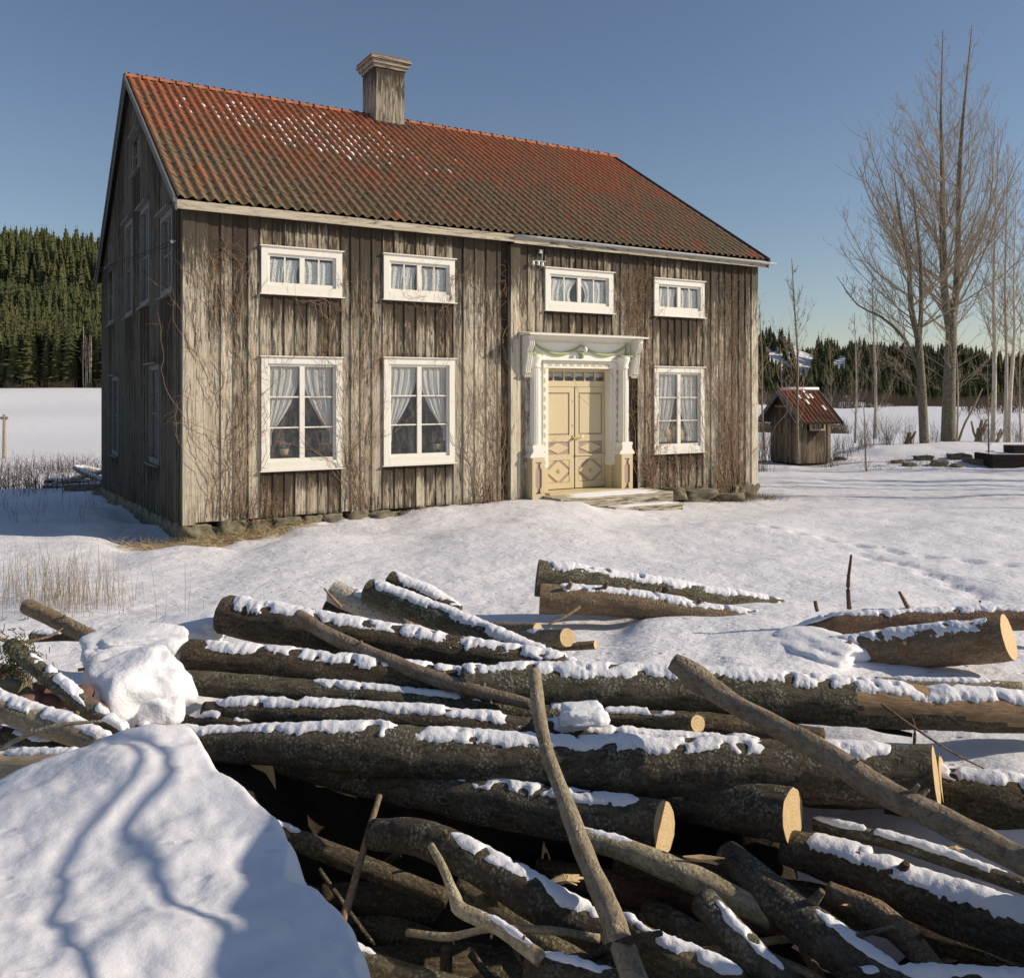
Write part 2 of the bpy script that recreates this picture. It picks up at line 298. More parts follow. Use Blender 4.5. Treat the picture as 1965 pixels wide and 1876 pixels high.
# ------------------------------------------------------------------ ground: one sheet out to the horizon
CP=[(px,Y,z) for px in (-500,0,150) for Y,z in ((3,.3),(5,.22),(7,.15),(9.5,.05),(13,-.02),(15.5,-.22),(19,-.4),(24,-.72),(35,-1.2),(60,-1.3),(100,.3),(150,3.2),(200,9),(260,21),(320,44),(380,62),(520,66),(1500,50))]
CP+=[(270,14.6,-.40),(310,15,-.46),(300,20,-.6),(354,14.9,-.40),(420,15.1,-.36),(470,15.2,-.26),(510,15.4,-.28),(600,15.9,-.16),(700,16.5,-.11),(850,17.2,.0),(1000,18,.03),(1080,17.6,.05),(1180,18.2,-.16),(1250,18.6,-.24),(1310,18.8,-.28),(1440,21.3,-.33),(1500,21,-.35),(1455,25,-.36),
(600,13,.05),(350,12.5,.0),(1000,13,.12),(1400,14,.02),(1900,14,-.05),(600,10,.1),(1000,10,.12),(1500,10,.1),(1900,10,.08),(1600,17,-.16),(2000,17,-.15),
(1700,22,-.35),(1950,20,-.28),(1700,27,-.46),(1950,28,-.44),(1480,32,-.42),(1560,33,-.5),(1600,35,-.3),(1700,38,.02),(1850,38.5,.05),(1965,38,-.03),(2200,38,0),(1560,42,-1.2),(1600,50,-1.7),(1800,50,-1.5),(2300,50,-1),
(1500,120,-2.7),(1800,110,-2.4),(1500,300,-4.2),(1800,300,-4.2),(1500,430,-3.5),(1800,420,-4.0),(1500,620,24),(1450,560,28),(1600,750,22),(1850,800,14),(2200,800,16),(1600,1400,24),(2000,1400,20),(1540,500,8),
(700,40,-1),(700,100,-1.5),(1100,60,-1.4),(1100,200,-3),(700,220,4),(700,400,32),(1100,500,25),(900,1500,45),
(700,3.1,-.9),(1200,3.1,-1.0),(1700,3.1,-.9),(700,4.0,-.7),(1200,4.1,-.8),(1700,3.9,-.6),(1000,2.4,-.8),(1500,2.4,-.8),(2100,3.2,-.4),(900,5.3,.05),(1400,5.4,.12),(1750,5.1,.22),(1950,5.1,.24),(2300,5,.25),
(1130,7.7,.16),(1300,7.4,.28),(1500,7.3,.30),(1570,6.9,.33),(1700,6.9,.22),(1300,6.6,.27),(1100,6.5,.2),(1450,6.3,.30),(1700,6.4,.22),(1000,8,.12),(700,7.6,.12),(400,6.6,.22),(250,5.8,.25),(120,4.7,.18),(300,4.5,.1),(1000,1.2,.1),(1000,2.2,-.2),(2400,2.5,.2),(-900,2,.4)]
cpa=np.array([(math.atan2((p-CX)/F,1)*5.0, math.log(math.hypot((p-CX)/F*Y,Y))*3.2) for p,Y,z in CP]); cpz=np.array([z for *_,z in CP])
def near_noise(X,Y):
    X=np.asarray(X,float);Y=np.asarray(Y,float)
    out=np.empty(X.shape)
    fx=X.ravel(); fy=Y.ravel(); o=out.ravel()
    for i in range(len(fx)):
        x=fx[i]; y=fy[i]; r=math.hypot(x,y)
        if r<60:
            n=mn.fractal(Vector((x*.8,y*.8,0)),1,2,3)*.035+mn.fractal(Vector((x*3.2+5,y*4.6,2)),1,2,3)*.013
        elif r<1200: n=mn.fractal(Vector((x*.01,y*.01,4)),1,2,4)*(.25 if r<140 else min(8,(r-140)*.03+.25))
        else: n=mn.fractal(Vector((x*.002,y*.002,4)),1,2,3)*20
        o[i]=n
    return o.reshape(X.shape)
MP=np.array([(-1.38,3.95),(-1.14,3.6),(-.89,3.34),(-.64,3.0),(-.48,2.73),(-.34,2.5),(.1,1.6),(.0,.4),(-4,.4),(-3.9,3.3),(-2.6,3.55),(-2.05,3.75),(-1.6,3.95)])
SHADE_BANK=np.array([(2.75,3.15),(2.6,1.9),(2.9,.6),(6,.4),(6.5,2.8),(4.5,3.3)])  # unseen snow bank added right of the view to shade the log hollow
def sdpoly(X,Y,poly):
    d=np.full(X.shape,1e9); ins=np.zeros(X.shape,bool); n=len(poly)
    for i in range(n):
        a=poly[i]; b=poly[(i+1)%n]; e=b-a; wx=X-a[0]; wy=Y-a[1]
        h=np.clip((wx*e[0]+wy*e[1])/(e@e),0,1); d=np.minimum(d,np.hypot(wx-e[0]*h,wy-e[1]*h))
        c=((a[1]>Y)!=(b[1]>Y))&(X<(b[0]-a[0])*(Y-a[1])/((b[1]-a[1]) if abs(b[1]-a[1])>1e-9 else 1e-9)+a[0]); ins^=c
    return np.where(ins,-d,d)
def sst(x,a,b):
    t=np.clip((x-a)/(b-a),0,1); return t*t*(3-2*t)
def G(X,Y,nz=True):
    X=np.atleast_1d(np.asarray(X,float)); Y=np.atleast_1d(np.asarray(Y,float)); shp=X.shape
    X=X.ravel(); Y=Y.ravel()
    a=np.arctan2(X,Y)*5.0; l=np.log(np.maximum(np.hypot(X,Y),.5))*3.2
    z=np.empty(len(X))
    for i in range(0,len(X),20000):
        d2=(a[i:i+20000,None]-cpa[None,:,0])**2+(l[i:i+20000,None]-cpa[None,:,1])**2+.012
        w=d2**-2.0; z[i:i+20000]=(w@cpz)/w.sum(1)
    # under the house
    t=(X-X0)*UX+(Y-Y0)*UY; s=-(X-X0)*UY+(Y-Y0)*UX
    m=sst(t,.1,.7)*sst(HL-t,.1,.7)*sst(s,.1,.7)*sst(HD-s,.1,.7); z=z*(1-m)+m*np.minimum(z,-.6)
    if nz: z=z+near_noise(X,Y)
    k2=sst(-sdpoly(X,Y,SHADE_BANK),-.30,.25); z=np.where(k2>0,z*(1-k2)+1.75*k2,z)
    for q_ in range(15):
        u_=q_/14; px_=1650+u_*230+8*math.sin(q_*2.1); Y_=12.2-u_*2.9; xq=(px_-CX)/F*Y_; z=z-.055*np.exp(-(((X-xq)/.11)**2+((Y-Y_)/.09)**2))
    for q_ in range(30):
        u_=q_/29; Y_=18.2-u_*4; xq=-.6-u_*5.5+.13*(q_%2); z=z-.045*np.exp(-(((X-xq)/.12)**2+((Y-Y_)/.12)**2))
    for q_ in range(26):
        u_=q_/25; Y_=17.6-u_*6.5; xq=2.6+u_*3.4+.12*(q_%2); z=z-.05*np.exp(-(((X-xq)/.11)**2+((Y-Y_)/.13)**2))
    # ploughed-up snow heap in front left
    sd=sdpoly(X,Y,MP)
    if nz: sd=sd+np.array([mn.fractal(Vector((x*2.6,y*2.6,7)),1,2,3)*.07 if abs(q)<.8 else 0 for x,y,q in zip(X,Y,sd)])
    top=.58+.15*sst(X,-2.3,-1.5)*sst(Y,2.9,3.7)-.05*sst(-X,2.2,3.5)
    if nz: top=top+np.array([mn.fractal(Vector((x*1.5,y*2.2,3)),1,2,5)*.05-abs(mn.fractal(Vector((x*1.1+4,y*1.9,9)),1,2,3))*.045+.012 if q<.3 else 0 for x,y,q in zip(X,Y,sd)])
    k=sst(-sd,-.24,.07); z=np.where(k>0,z*(1-k)+np.maximum(top,z)*k,z)
    return z.reshape(shp)
def g1(x,y): return float(G([x],[y],False)[0])
az=np.concatenate([np.linspace(-180,-46,24,endpoint=False),np.linspace(-46,-32,40,endpoint=False),np.linspace(-32,33,470,endpoint=False),np.linspace(33,48,40,endpoint=False),np.linspace(48,180,24,endpoint=False)])
az=np.radians(az)
rr=np.concatenate([np.geomspace(.5,1.9,14,endpoint=False),np.geomspace(1.9,42,440,endpoint=False),np.geomspace(42,160,60,endpoint=False),np.geomspace(160,1200,110,endpoint=False),np.geomspace(1200,6000,12)])
A,RR=np.meshgrid(az,rr); GX=RR*np.sin(A); GY=RR*np.cos(A); GZ=G(GX,GY)
nv=len(az); nr=len(rr)
verts=np.stack([GX,GY,GZ],-1).reshape(-1,3)
I,J=np.meshgrid(np.arange(nr-1),np.arange(nv),indexing='ij'); J2=(J+1)%nv
fc=np.stack([I*nv+J,I*nv+J2,(I+1)*nv+J2,(I+1)*nv+J],-1).reshape(-1,4)[:,::-1]
me=bpy.data.meshes.new('snow_ground'); me.vertices.add(len(verts)+1); me.vertices.foreach_set('co',np.concatenate([verts,[[0,0,GZ[0].mean()]]]).ravel())
tri=np.stack([np.arange(nv),(np.arange(nv)+1)%nv,np.full(nv,len(verts))],-1)[:,::-1]
nl=fc.size+tri.size; me.loops.add(nl); me.loops.foreach_set('vertex_index',np.concatenate([fc.ravel(),tri.ravel()]).astype(np.int32))
me.polygons.add(len(fc)+len(tri)); ls=np.concatenate([np.arange(len(fc))*4,fc.size+np.arange(len(tri))*3]); me.polygons.foreach_set('loop_start',ls.astype(np.int32))
me.update(calc_edges=True); me.materials.append(M['snow']); me.polygons.foreach_set('use_smooth',[True]*len(me.polygons)); me.validate()
go=link('snow_ground',me); tag(go,'snow covered yard and fields with wind crust and a ploughed heap in front','snow',kind='structure')

# ------------------------------------------------------------------ house
house=empty('wooden_house',L2W(0,0,0),math.atan2(UY,UX))
tag(house,'weathered grey two storey timber house with red tiled roof and white windows','house')
M['tile']=m_tile(house)
WTOP=5.38
# window rectangles on the front (t0,z0,t1,z1)
def rect(x0,x1,yt,yb,d=.0):
    xm=(x0+x1)/2; t0,_=fw(x0,yt,d); t1,_=fw(x1,yt,d); _,z1=fw(xm,yt,d); _,z0=fw(xm,yb,d); return [t0,z0,t1,z1]
W1L=rect(501,656,686,900,.06); W1U=rect(500,656,478,566,.06); W2L=rect(736,872,688,890,.06); W2U=rect(735,873,493,577,.06)
W3U=rect(1046,1176,519,598,.06); W4U=rect(1253,1353,538,607,.06); W4L=rect(1255,1351,705,868,.06)
for a,b in ((W1L,W1U),(W2L,W2U),(W4L,W4U)): b[0]=a[0]; b[2]=a[2]
DR=[fw(1047,0,0)[0],0.08,fw(1172,0,0)[0],fw(1105,707)[1]]
OPEN=[W1L,W1U,W2L,W2U,W3U,W4L,W4U]
def inset(r,k): return [r[0]+k,r[1]+k,r[2]-k,r[3]-k]
holes=[inset(r,.12) for r in OPEN]+[DR]
# log wall carcass with real openings
def wall_with_holes(mb,L,z0,z1,holes,y0,y1,fn=None):
    xs=sorted(set([0,L]+[h[0] for h in holes]+[h[2] for h in holes])); 
    for a,b in zip(xs[:-1],xs[1:]):
        m=(a+b)/2; hs=sorted([h for h in holes if h[0]<=m<=h[2]],key=lambda h:h[1]); z=z0
        for h in hs:
            if h[1]>z: mb.box(a,b,y0,y1,z,h[1])
            z=max(z,h[3])
        if z<z1: mb.box(a,b,y0,y1,z,z1)
mb=MB(); wall_with_holes(mb,HL,-.02,WTOP,holes,.012,.19); mk('log_wall',mb,M['dark'],house)
GWN=[(*gw(313,0,.03)[:1],*gw(284,0,.03)[:1],gw(298,888)[1],gw(298,700)[1]),(gw(334,0,.03)[0],gw(311,0,.03)[0],gw(322,570)[1],gw(322,412)[1]),
     (gw(291,0,.03)[0],gw(270,0,.03)[0],gw(280,590)[1],gw(280,400)[1]),(gw(260,0,.03)[0],gw(240,0,.03)[0],gw(250,610)[1],gw(250,428)[1]),
     (gw(233,0,.03)[0],gw(214,0,.03)[0],gw(223,872)[1],gw(223,722)[1]),(gw(221,0,.03)[0],gw(210,0,.03)[0],gw(215,625)[1],gw(215,515)[1]),
     (gw(271,0,.03)[0],gw(257,0,.03)[0],gw(264,337)[1],gw(264,262)[1])]
GH=[[a,z0,b,z1] for a,b,z0,z1 in GWN]
# keep window widths believable
for h in GH:
    c=(h[0]+h[2])/2; w=min(max(h[2]-h[0],.7),1.25); h[0]=c-w/2; h[2]=c+w/2
def gtop(s): return ZE+.0+(min(s,HD-s)-SE)*math.tan(PITCH)-.16
mb=MB(); 
tmp=MB(); wall_with_holes(tmp,HD,-.3,5.2,[h for h in (inset(h,.08) for h in GH) if h[3]<5.2],.012,.19)
v=np.concatenate(tmp.v); v=np.stack([v[:,1],v[:,0],v[:,2]],-1); mb.add(v,tmp.f)
upper=[inset(h,.08) for h in GH if h[3]>=5.2]
# gable triangle carcass as strips with holes above 5.2
xs=sorted(set(list(np.linspace(0,HD,13))+[h[0] for h in upper]+[h[2] for h in upper]))
for a,b in zip(xs[:-1],xs[1:]):
    m=(a+b)/2; z=5.2
    for h in sorted([h for h in upper if h[0]<=m<=h[2]],key=lambda h:h[1]):
        if h[1]>z: mb.box(.012,.19,a,b,z,h[1])
        z=max(z,h[3])
    z1a,z1b=gtop(a),gtop(b)
    if min(z1a,z1b)>z: mb.prism([(a,z),(b,z),(b,z1b),(a,z1a)],.012,.19,axis='x')
mk('gable_carcass',mb,M['dark'],house)
mb=MB(); mb.box(0,HL,HD-.2,HD,-.4,5.4); mb.box(HL-.19,HL-.012,.2,HD-.2,-.4,5.3)
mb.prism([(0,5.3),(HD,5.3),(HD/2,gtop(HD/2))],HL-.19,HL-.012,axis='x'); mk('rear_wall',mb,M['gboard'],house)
mb=MB(); mb.box(.2,HL-.2,.2,HD-.2,-.06,.06); mb.box(.2,HL-.2,.2,HD-.2,2.95,3.1); mb.box(.2,HL-.2,.2,HD-.2,5.3,5.38)
mb.box(.2,HL-.2,4.6,4.7,.06,5.3); mb.box(6.3,6.4,.2,4.6,.06,2.95); mb.box(6.3,6.4,.2,4.6,3.1,5.3)
mk('interior_floor',mb,M['lining'],house)

def board_mesh(w,z0,z1,lip=.05,th=.024,lipth=.022,jag=0,top=None,y=0.0):
    mb=MB(); z1b=z1 if top is None else top
    j=lambda: random.uniform(-jag,jag)
    a,b=z0+j(),z0+j()
    def slab(x0,x1,ya,yb,zb0,zb1,zt0,zt1):
        v=[(x0,ya,zb0),(x1,ya,zb1),(x1,yb,zb1),(x0,yb,zb0),(x0,ya,zt0),(x1,ya,zt1),(x1,yb,zt1),(x0,yb,zt0)]
        mb.add(v,[(0,1,2,3),(4,7,6,5),(0,4,5,1),(1,5,6,2),(2,6,7,3),(3,7,4,0)][0:6])
    tt=lambda x: z1+(z1b-z1)*x/w
    slab(0.004,w-.004,-th,0,a,b,tt(0),tt(w))
    slab(-.012,lip,-th-lipth,-th-.001,a-.01,a+.01,tt(0)-.002,tt(lip)-.002)
    return mb
def place_board(w,t,z0,z1,brown,val,lip=.05,jag=.012,dy=0,name='board',mat='board',th=.024,lipth=.022,taper=0):
    mbd=board_mesh(w,z0,z1,lip,th,lipth,jag)
    o=mk(name,mbd,M[mat],house); o.location=(t,dy-random.uniform(0,.006),0); o.rotation_euler=(0,random.uniform(-.0012,.0012),0)
    o.color=(brown,val,random.random(),1); return o
pil_t=fw(973,0)[0]; pil_t1=fw(991,0)[0]
def spans_at(t0,t1):
    tm=(t0+t1)/2; sp=[]
    for r in OPEN:
        if r[0]<=tm<=r[2]: sp.append((r[1],r[3]))
    pt0,pt1=fw(1012,0)[0],fw(1222,0)[0]
    if pt0<tm<pt1: sp.append((-.3,fw(1100,646)[1]-.02))
    sp.sort(); segs=[]; z=0.0
    for a,b in sp:
        if a>z+.05: segs.append((z,a))
        z=max(z,b)
    segs.append((z,WTOP-.01)); return segs
edges=sorted(set([.37,pil_t,pil_t1,HL-.34]+[r[0] for r in OPEN]+[r[2] for r in OPEN]+[fw(1012,0)[0],fw(1222,0)[0]]))
edges=[e for e in edges if .36<e<HL-.3]
cl=[edges[0]]
for e in edges[1:]:
    if e-cl[-1]>.08: cl.append(e)
for a,b in zip(cl[:-1],cl[1:]):
    if abs(a-pil_t)<.02: continue
    inwin=any(r[0]-.02<=(a+b)/2<=r[2]+.02 for r in OPEN); n=max(1,round((b-a)/(.20 if inwin else .225)))
    ws=[random.uniform(.8,1.2) for _ in range(n)]; k=(b-a)/sum(ws); t=a
    right=a>pil_t
    for w in ws:
        w*=k
        segs=spans_at(t,t+w)
        for q,(z0,z1) in enumerate(segs):
            full=len(segs)==1
            br=random.uniform(.0,.45) if full else random.uniform(.3,.85)
            if z0>2.9 and not full: br+=.2
            if right: br+=.15
            place_board(w,t,z0,z1,min(br,1.1),random.uniform(.24,.66) if full else random.uniform(.26,.60),lip=random.uniform(.04,.06),jag=.03 if (z0>2.5 and right) else .012)
        t+=w
# corner boards and pilaster (plain thick boards)
def slab(name,t0,t1,y0,y1,z0,z1,mat='board',col=(0,.56,0,1),par=None):
    mb=MB().box(0,t1-t0,y0,y1,z0,z1); o=mk(name,mb,M[mat],par or house); o.location=(t0,0,0); o.color=col; return o
slab('corner_board',-.045,.165,-.075,-.002,-.04,WTOP-.02,col=(.12,.46,0,1)); slab('corner_board',.172,.362,-.06,-.002,.0,WTOP-.02,col=(.1,.5,0,1))
slab('corner_board',-.047,-.004,-.002,.17,-.04,WTOP-.1,'gboard'); 
slab('corner_board',HL-.33,HL-.16,-.05,-.002,-.02,WTOP-.03,col=(.2,.45,0,1)); slab('corner_board',HL-.158,HL+.05,-.075,-.002,-.06,WTOP-.03,col=(0,.68,0,1))
slab('pilaster',pil_t,pil_t1,-.15,-.002,-.02,WTOP-.16,col=(0,.62,0,1))
slab('pilaster_shade_strip',pil_t-.17,pil_t-.01,-.028,-.002,-.02,WTOP-.1,col=(.8,.2,0,1))  # dark toned strip that paints the pilaster's cast shadow on the wall
# gable boards
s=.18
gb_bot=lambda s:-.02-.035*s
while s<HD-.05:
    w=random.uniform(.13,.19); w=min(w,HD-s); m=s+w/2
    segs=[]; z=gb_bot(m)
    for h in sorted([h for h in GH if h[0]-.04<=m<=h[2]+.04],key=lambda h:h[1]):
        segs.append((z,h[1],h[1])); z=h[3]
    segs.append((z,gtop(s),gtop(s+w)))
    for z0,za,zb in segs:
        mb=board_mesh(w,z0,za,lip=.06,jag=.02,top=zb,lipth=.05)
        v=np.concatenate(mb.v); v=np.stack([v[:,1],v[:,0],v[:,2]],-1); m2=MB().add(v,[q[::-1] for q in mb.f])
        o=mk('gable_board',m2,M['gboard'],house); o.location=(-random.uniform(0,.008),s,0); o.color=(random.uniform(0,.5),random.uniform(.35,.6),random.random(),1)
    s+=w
# fascia, eave, barge boards
pj=fw(975,0)[0]
o=mk('fascia_board',MB().box(-.19,pj,-.245,-.205,5.245,5.395),M['boardh'],house,color=(.15,.42,0,1)); o=mk('fascia_board',MB().box(pj+.01,HL+.185,-.235,-.195,5.225,5.385),M['boardh'],house,color=(.2,.42,.3,1))
mk('soffit',MB().box(-.165,HL+.16,-.19,.01,5.385,5.40),M['dark'],house)
def slope_board(name,x0,x1,s0,s1,dz,h,mat,col=(0,.5,0,1)):
    z=lambda s: ZE+(s-SE)*math.tan(PITCH)+dz
    return mk(name,MB().prism([(s0,z(s0)-h),(s1,z(s1)-h),(s1,z(s1)),(s0,z(s0))],x0,x1,axis='x'),M[mat],house,color=col)
slope_board('barge_board',-.20,-.17,SE-.0,SR,-.0,.20,'barge'); slope_board('barge_board',-.235,-.202,SE-.02,SR,.05,.11,'barge',(0,.7,.4,1))
slope_board('barge_board',HL+.19,HL+.22,SE,SR,-.0,.20,'barge'); slope_board('barge_board',HL+.222,HL+.25,SE-.02,SR,.05,.11,'barge')
def slope_back(name,x0,x1,s1,dz,h,mat):
    z=lambda s: ZE+(HD-s-SE)*math.tan(PITCH)+dz
    return mk(name,MB().prism([(SR+.003,z(SR)-h),(s1,z(s1)-h),(s1,z(s1)),(SR+.003,z(SR))],x0,x1,axis='x'),M[mat],house,color=(0,.5,.2,1))
slope_back('barge_board',-.20,-.17,HD+.38,-.0,.20,'barge'); slope_back('barge_board',-.235,-.202,HD+.42,.05,.11,'barge')
# roof deck and roof
roof=mk('roof',MB().prism([(SE+.10,ZE-.0),(SR,ZR-.05),(HD+.36,ZE-.02),(HD+.36,ZE-.08),(SR,ZR-.13),(SE+.10,ZE-.05)],-.168,HL+.188,axis='x'),M['dark'],house)
def tile_verts(nseg=8,L=TR+.05):
    xs=np.linspace(0,TW*1.06,nseg); u=xs/TW
    prof=.040*np.sin(2*np.pi*(u-.02))*np.where(np.sin(2*np.pi*(u-.02))>0,1,.55)
    v=[];
    for yy,zz in ((0,.034),(L,.012)):
        for x,p in zip(xs,prof): v.append((x,yy,p+zz))
    for x,p in zip(xs,prof): v.append((x,.002,p+.016))
    n=nseg; f=[(i,i+1,n+i+1,n+i) for i in range(n-1)]+[(2*n+i,2*n+i+1,i+1,i) for i in range(n-1)]
    return np.array(v),f
tv,tf=tile_verts()
cR=np.array([[1,0,0],[0,COSR,-SINR],[0,SINR,COSR]])
ncol=int((HL+.40)/TW); nrow=int(math.hypot(SR-SE,ZR-ZE)/TR)+1
tmesh=mesh_of('roof_tile',MB().add(tv,tf),M['tile'],True)
joined=MB(); cnt=0; cand=[]
for c in range(ncol):
    for r in range(nrow):
        t=-.17+c*TW; d=r*TR; sy=SE+d*COSR; z=ZE+d*SINR
        if r==nrow-1: sy-=.03;z-=.02
        w=L2W(t,sy,z); dist=(w-Vector((0,0,CZ))).length; cand.append((dist,t,sy,z))
cand.sort()
xchim=(fw(0,0)[0])
for i,(dist,t,sy,z) in enumerate(cand):
    jit=(random.uniform(-.012,.012),random.uniform(-.02,.02),random.uniform(-.012,.012)); dz=random.uniform(-.003,.006)
    if i<296:
        o=link('roof_tile',tmesh,house); o.location=(t,sy,z+dz); o.rotation_euler=(PITCH+jit[0],jit[1]*.5,jit[2])
    else:
        v=tv.copy(); v[:,2]+=v[:,1]*jit[0]; v[:,0]+=v[:,1]*jit[2]; v=v@cR.T+np.array([t,sy,z+dz]); joined.add(v,tf)
o=mk('roof_tiling',joined,M['tile'],house,True); o['kind']='stuff'
# rear slope tiles seen only along the verge
rb=MB(); nb=int(math.hypot(HD+.3-SR,ZR-ZE)/TR)+1
for c in range(0,ncol):
    for r in range(nb):
        d=r*TR; v=tv*np.array([1,-1,1]); cB=np.array([[1,0,0],[0,COSR,SINR],[0,-SINR,COSR]])
        if c>2 and c<ncol-2 and r<nb: pass
        v=v@cB.T+np.array([-.17+c*TW,HD-SE+.1-d*COSR,ZE+.03+d*SINR]); rb.add(v,[q[::-1] for q in tf])
o=mk('rear_roof_tiling',rb,M['tile'],house,True); o['kind']='stuff'
# ridge tiles
rt=MB(); n=10; L=.40; prof=[(.10*math.cos(a),.085*math.sin(a)) for a in np.linspace(-.15,math.pi+.15,n)]
def half(x,sc,y=0): return [(x,p*sc,q*sc) for p,q in prof]
v=half(0,1.0)+half(.05,1.22)+half(.055,1.0)+half(L,.93); rt.add(v,[(k*n+i,k*n+i+1,(k+1)*n+i+1,(k+1)*n+i) for k in range(3) for i in range(n-1)])
v=half(0,1.22)+half(0,1.0)+half(.05,1.22); rt.add(v,[(i,i+1,n+i+1,n+i) for i in range(n-1)]+[(i,i+1,2*n+i+1,2*n+i) for i in range(n-1)])
rmesh=mesh_of('ridge_tile',rt,M['tile'],True); x=-.2
while x<HL+.15:
    o=link('ridge_tile',rmesh,house); o.location=(x,SR,ZR-.005+random.uniform(-.006,.006)); o.rotation_euler=(0,0,random.uniform(-.02,.02)); x+=.362
# snow left on tiles
sn=MB(); base=[]
for dist,t,sy,z in cand:
    d=(sy-SE)/COSR; u=t
    e=((u-3.5-(5.6-d)*.55)/2.6)**2+((d-4.8)/1.5)**2
    n2=fbm(u*.9,d*1.2,3,3)
    if 1.0-e+n2*1.2+random.uniform(-.5,.5)>.12 and d<6.7 and d>2.6:
        k=random.uniform(.45,1.0)*(1.9 if random.random()<.5 else 1.2); ox=t+random.uniform(.10,.13); oy=d+random.uniform(.02,.10)
        for rep in range(1):
            vv=[]; ff=[]; m=7
            for h,rs in ((-.02,1),(.012,.9),(.026,.5)):
                for j in range(m):
                    a=2*math.pi*j/m; jj=random.uniform(.8,1.15)
                    vv.append((ox+.030*k*rs*jj*math.cos(a),(.0+.085*k*rs*jj*math.sin(a)),h))
            ff=[(q*m+j,q*m+(j+1)%m,(q+1)*m+(j+1)%m,(q+1)*m+j) for q in range(2) for j in range(m)]+[tuple(range(2*m,3*m))]
            vv=np.array(vv); vv=vv@cR.T+np.array([0,SE+oy*COSR+.1*COSR,ZE+oy*SINR+.1*SINR+.005]); sn.add(vv,ff)
o=mk('roof_snow',sn,M['cap'],house,True); o['kind']='stuff'; o['label']='small patches of snow left on the roof tiles'
# gutter
gt=MB(); pts=[]; n=9
for k,x in enumerate(np.linspace(pj-.02,HL+.42,14)):
    zz=5.39-(x-pj)*.006
    for j in range(n):
        a=math.pi+math.pi*j/(n-1); pts.append((x,-.27+.055*math.cos(a),zz+.055*math.sin(a)))
gt.add(pts,[(k*n+j,k*n+j+1,(k+1)*n+j+1,(k+1)*n+j) for k in range(13) for j in range(n-1)]); gut=mk('gutter',gt,M['metal'],house,True)
md=gut.modifiers.new('s','SOLIDIFY'); md.thickness=.006
for x in np.linspace(pj+.4,HL,9): mk('gutter_bracket',MB().box(x-.01,x+.01,-.33,-.2,5.385-(x-pj)*.006,5.392-(x-pj)*.006),M['metal'],gut)
# chimney (wood clad)
def ray_s(px,s):
    k=(px-CX)/F; xo=X0-UY*s; yo=Y0+UX*s; return (k*yo-xo)/(UX-UY*k)
c0=ray_s(720,SR-.42); c1=ray_s(775,SR-.42)
chm=empty('chimney'); chm.parent=house
CT=ZR+1.32
tr=c0; nb=6
for q in range(nb):
    w=(c1-c0)/nb; o=mk('cladding_board',MB().box(.003,w-.003,-.02,0,0,CT-ZR+.45),M['board'],chm); o.location=(c0+q*w,SR-.42-random.uniform(0,.008),ZR-.45); o.color=(.35,random.uniform(.12,.3),0,1)
for q in range(4):
    w=.84/4; o=mk('cladding_board',MB().box(-.02,0,.003,w-.003,0,CT-ZR+.45),M['board'],chm); o.location=(c0-.0,SR-.42+q*w,ZR-.45); o.color=(.2,random.uniform(.1,.2),0,1)
mk('chimney_core',MB().box(c0+.001,c1,SR-.419,SR+.42,ZR-.5,CT),M['dark'],chm)
for k,(e,h0,h1) in enumerate(((.05,-.16,-.08),(.10,-.08,.02),(.16,.02,.07),(.13,.07,.10))):
    o=mk('cap_moulding',MB().box(c0-e,c1+e,SR-.42-e,SR+.42+e,CT+h0,CT+h1-.002),M['boardh'],chm,color=(.3,.2,.2,1))
tp=MB()
for q in range(12):
    xx=c0-.12+q*(c1-c0+.24)/12; tp.tube([(xx,SR-.53,CT+.115),(xx,SR+.53,CT+.115)],.035,6)
mk('cap_tile',tp,M['tile'],chm)
mk('flashing',MB().prism([(SR-.62,ZR-.37),(SR-.44,ZR-.24),(SR-.44,ZR-.2),(SR-.62,ZR-.33)],c0-.05,c1+.25,axis='x'),M['dark'],chm)

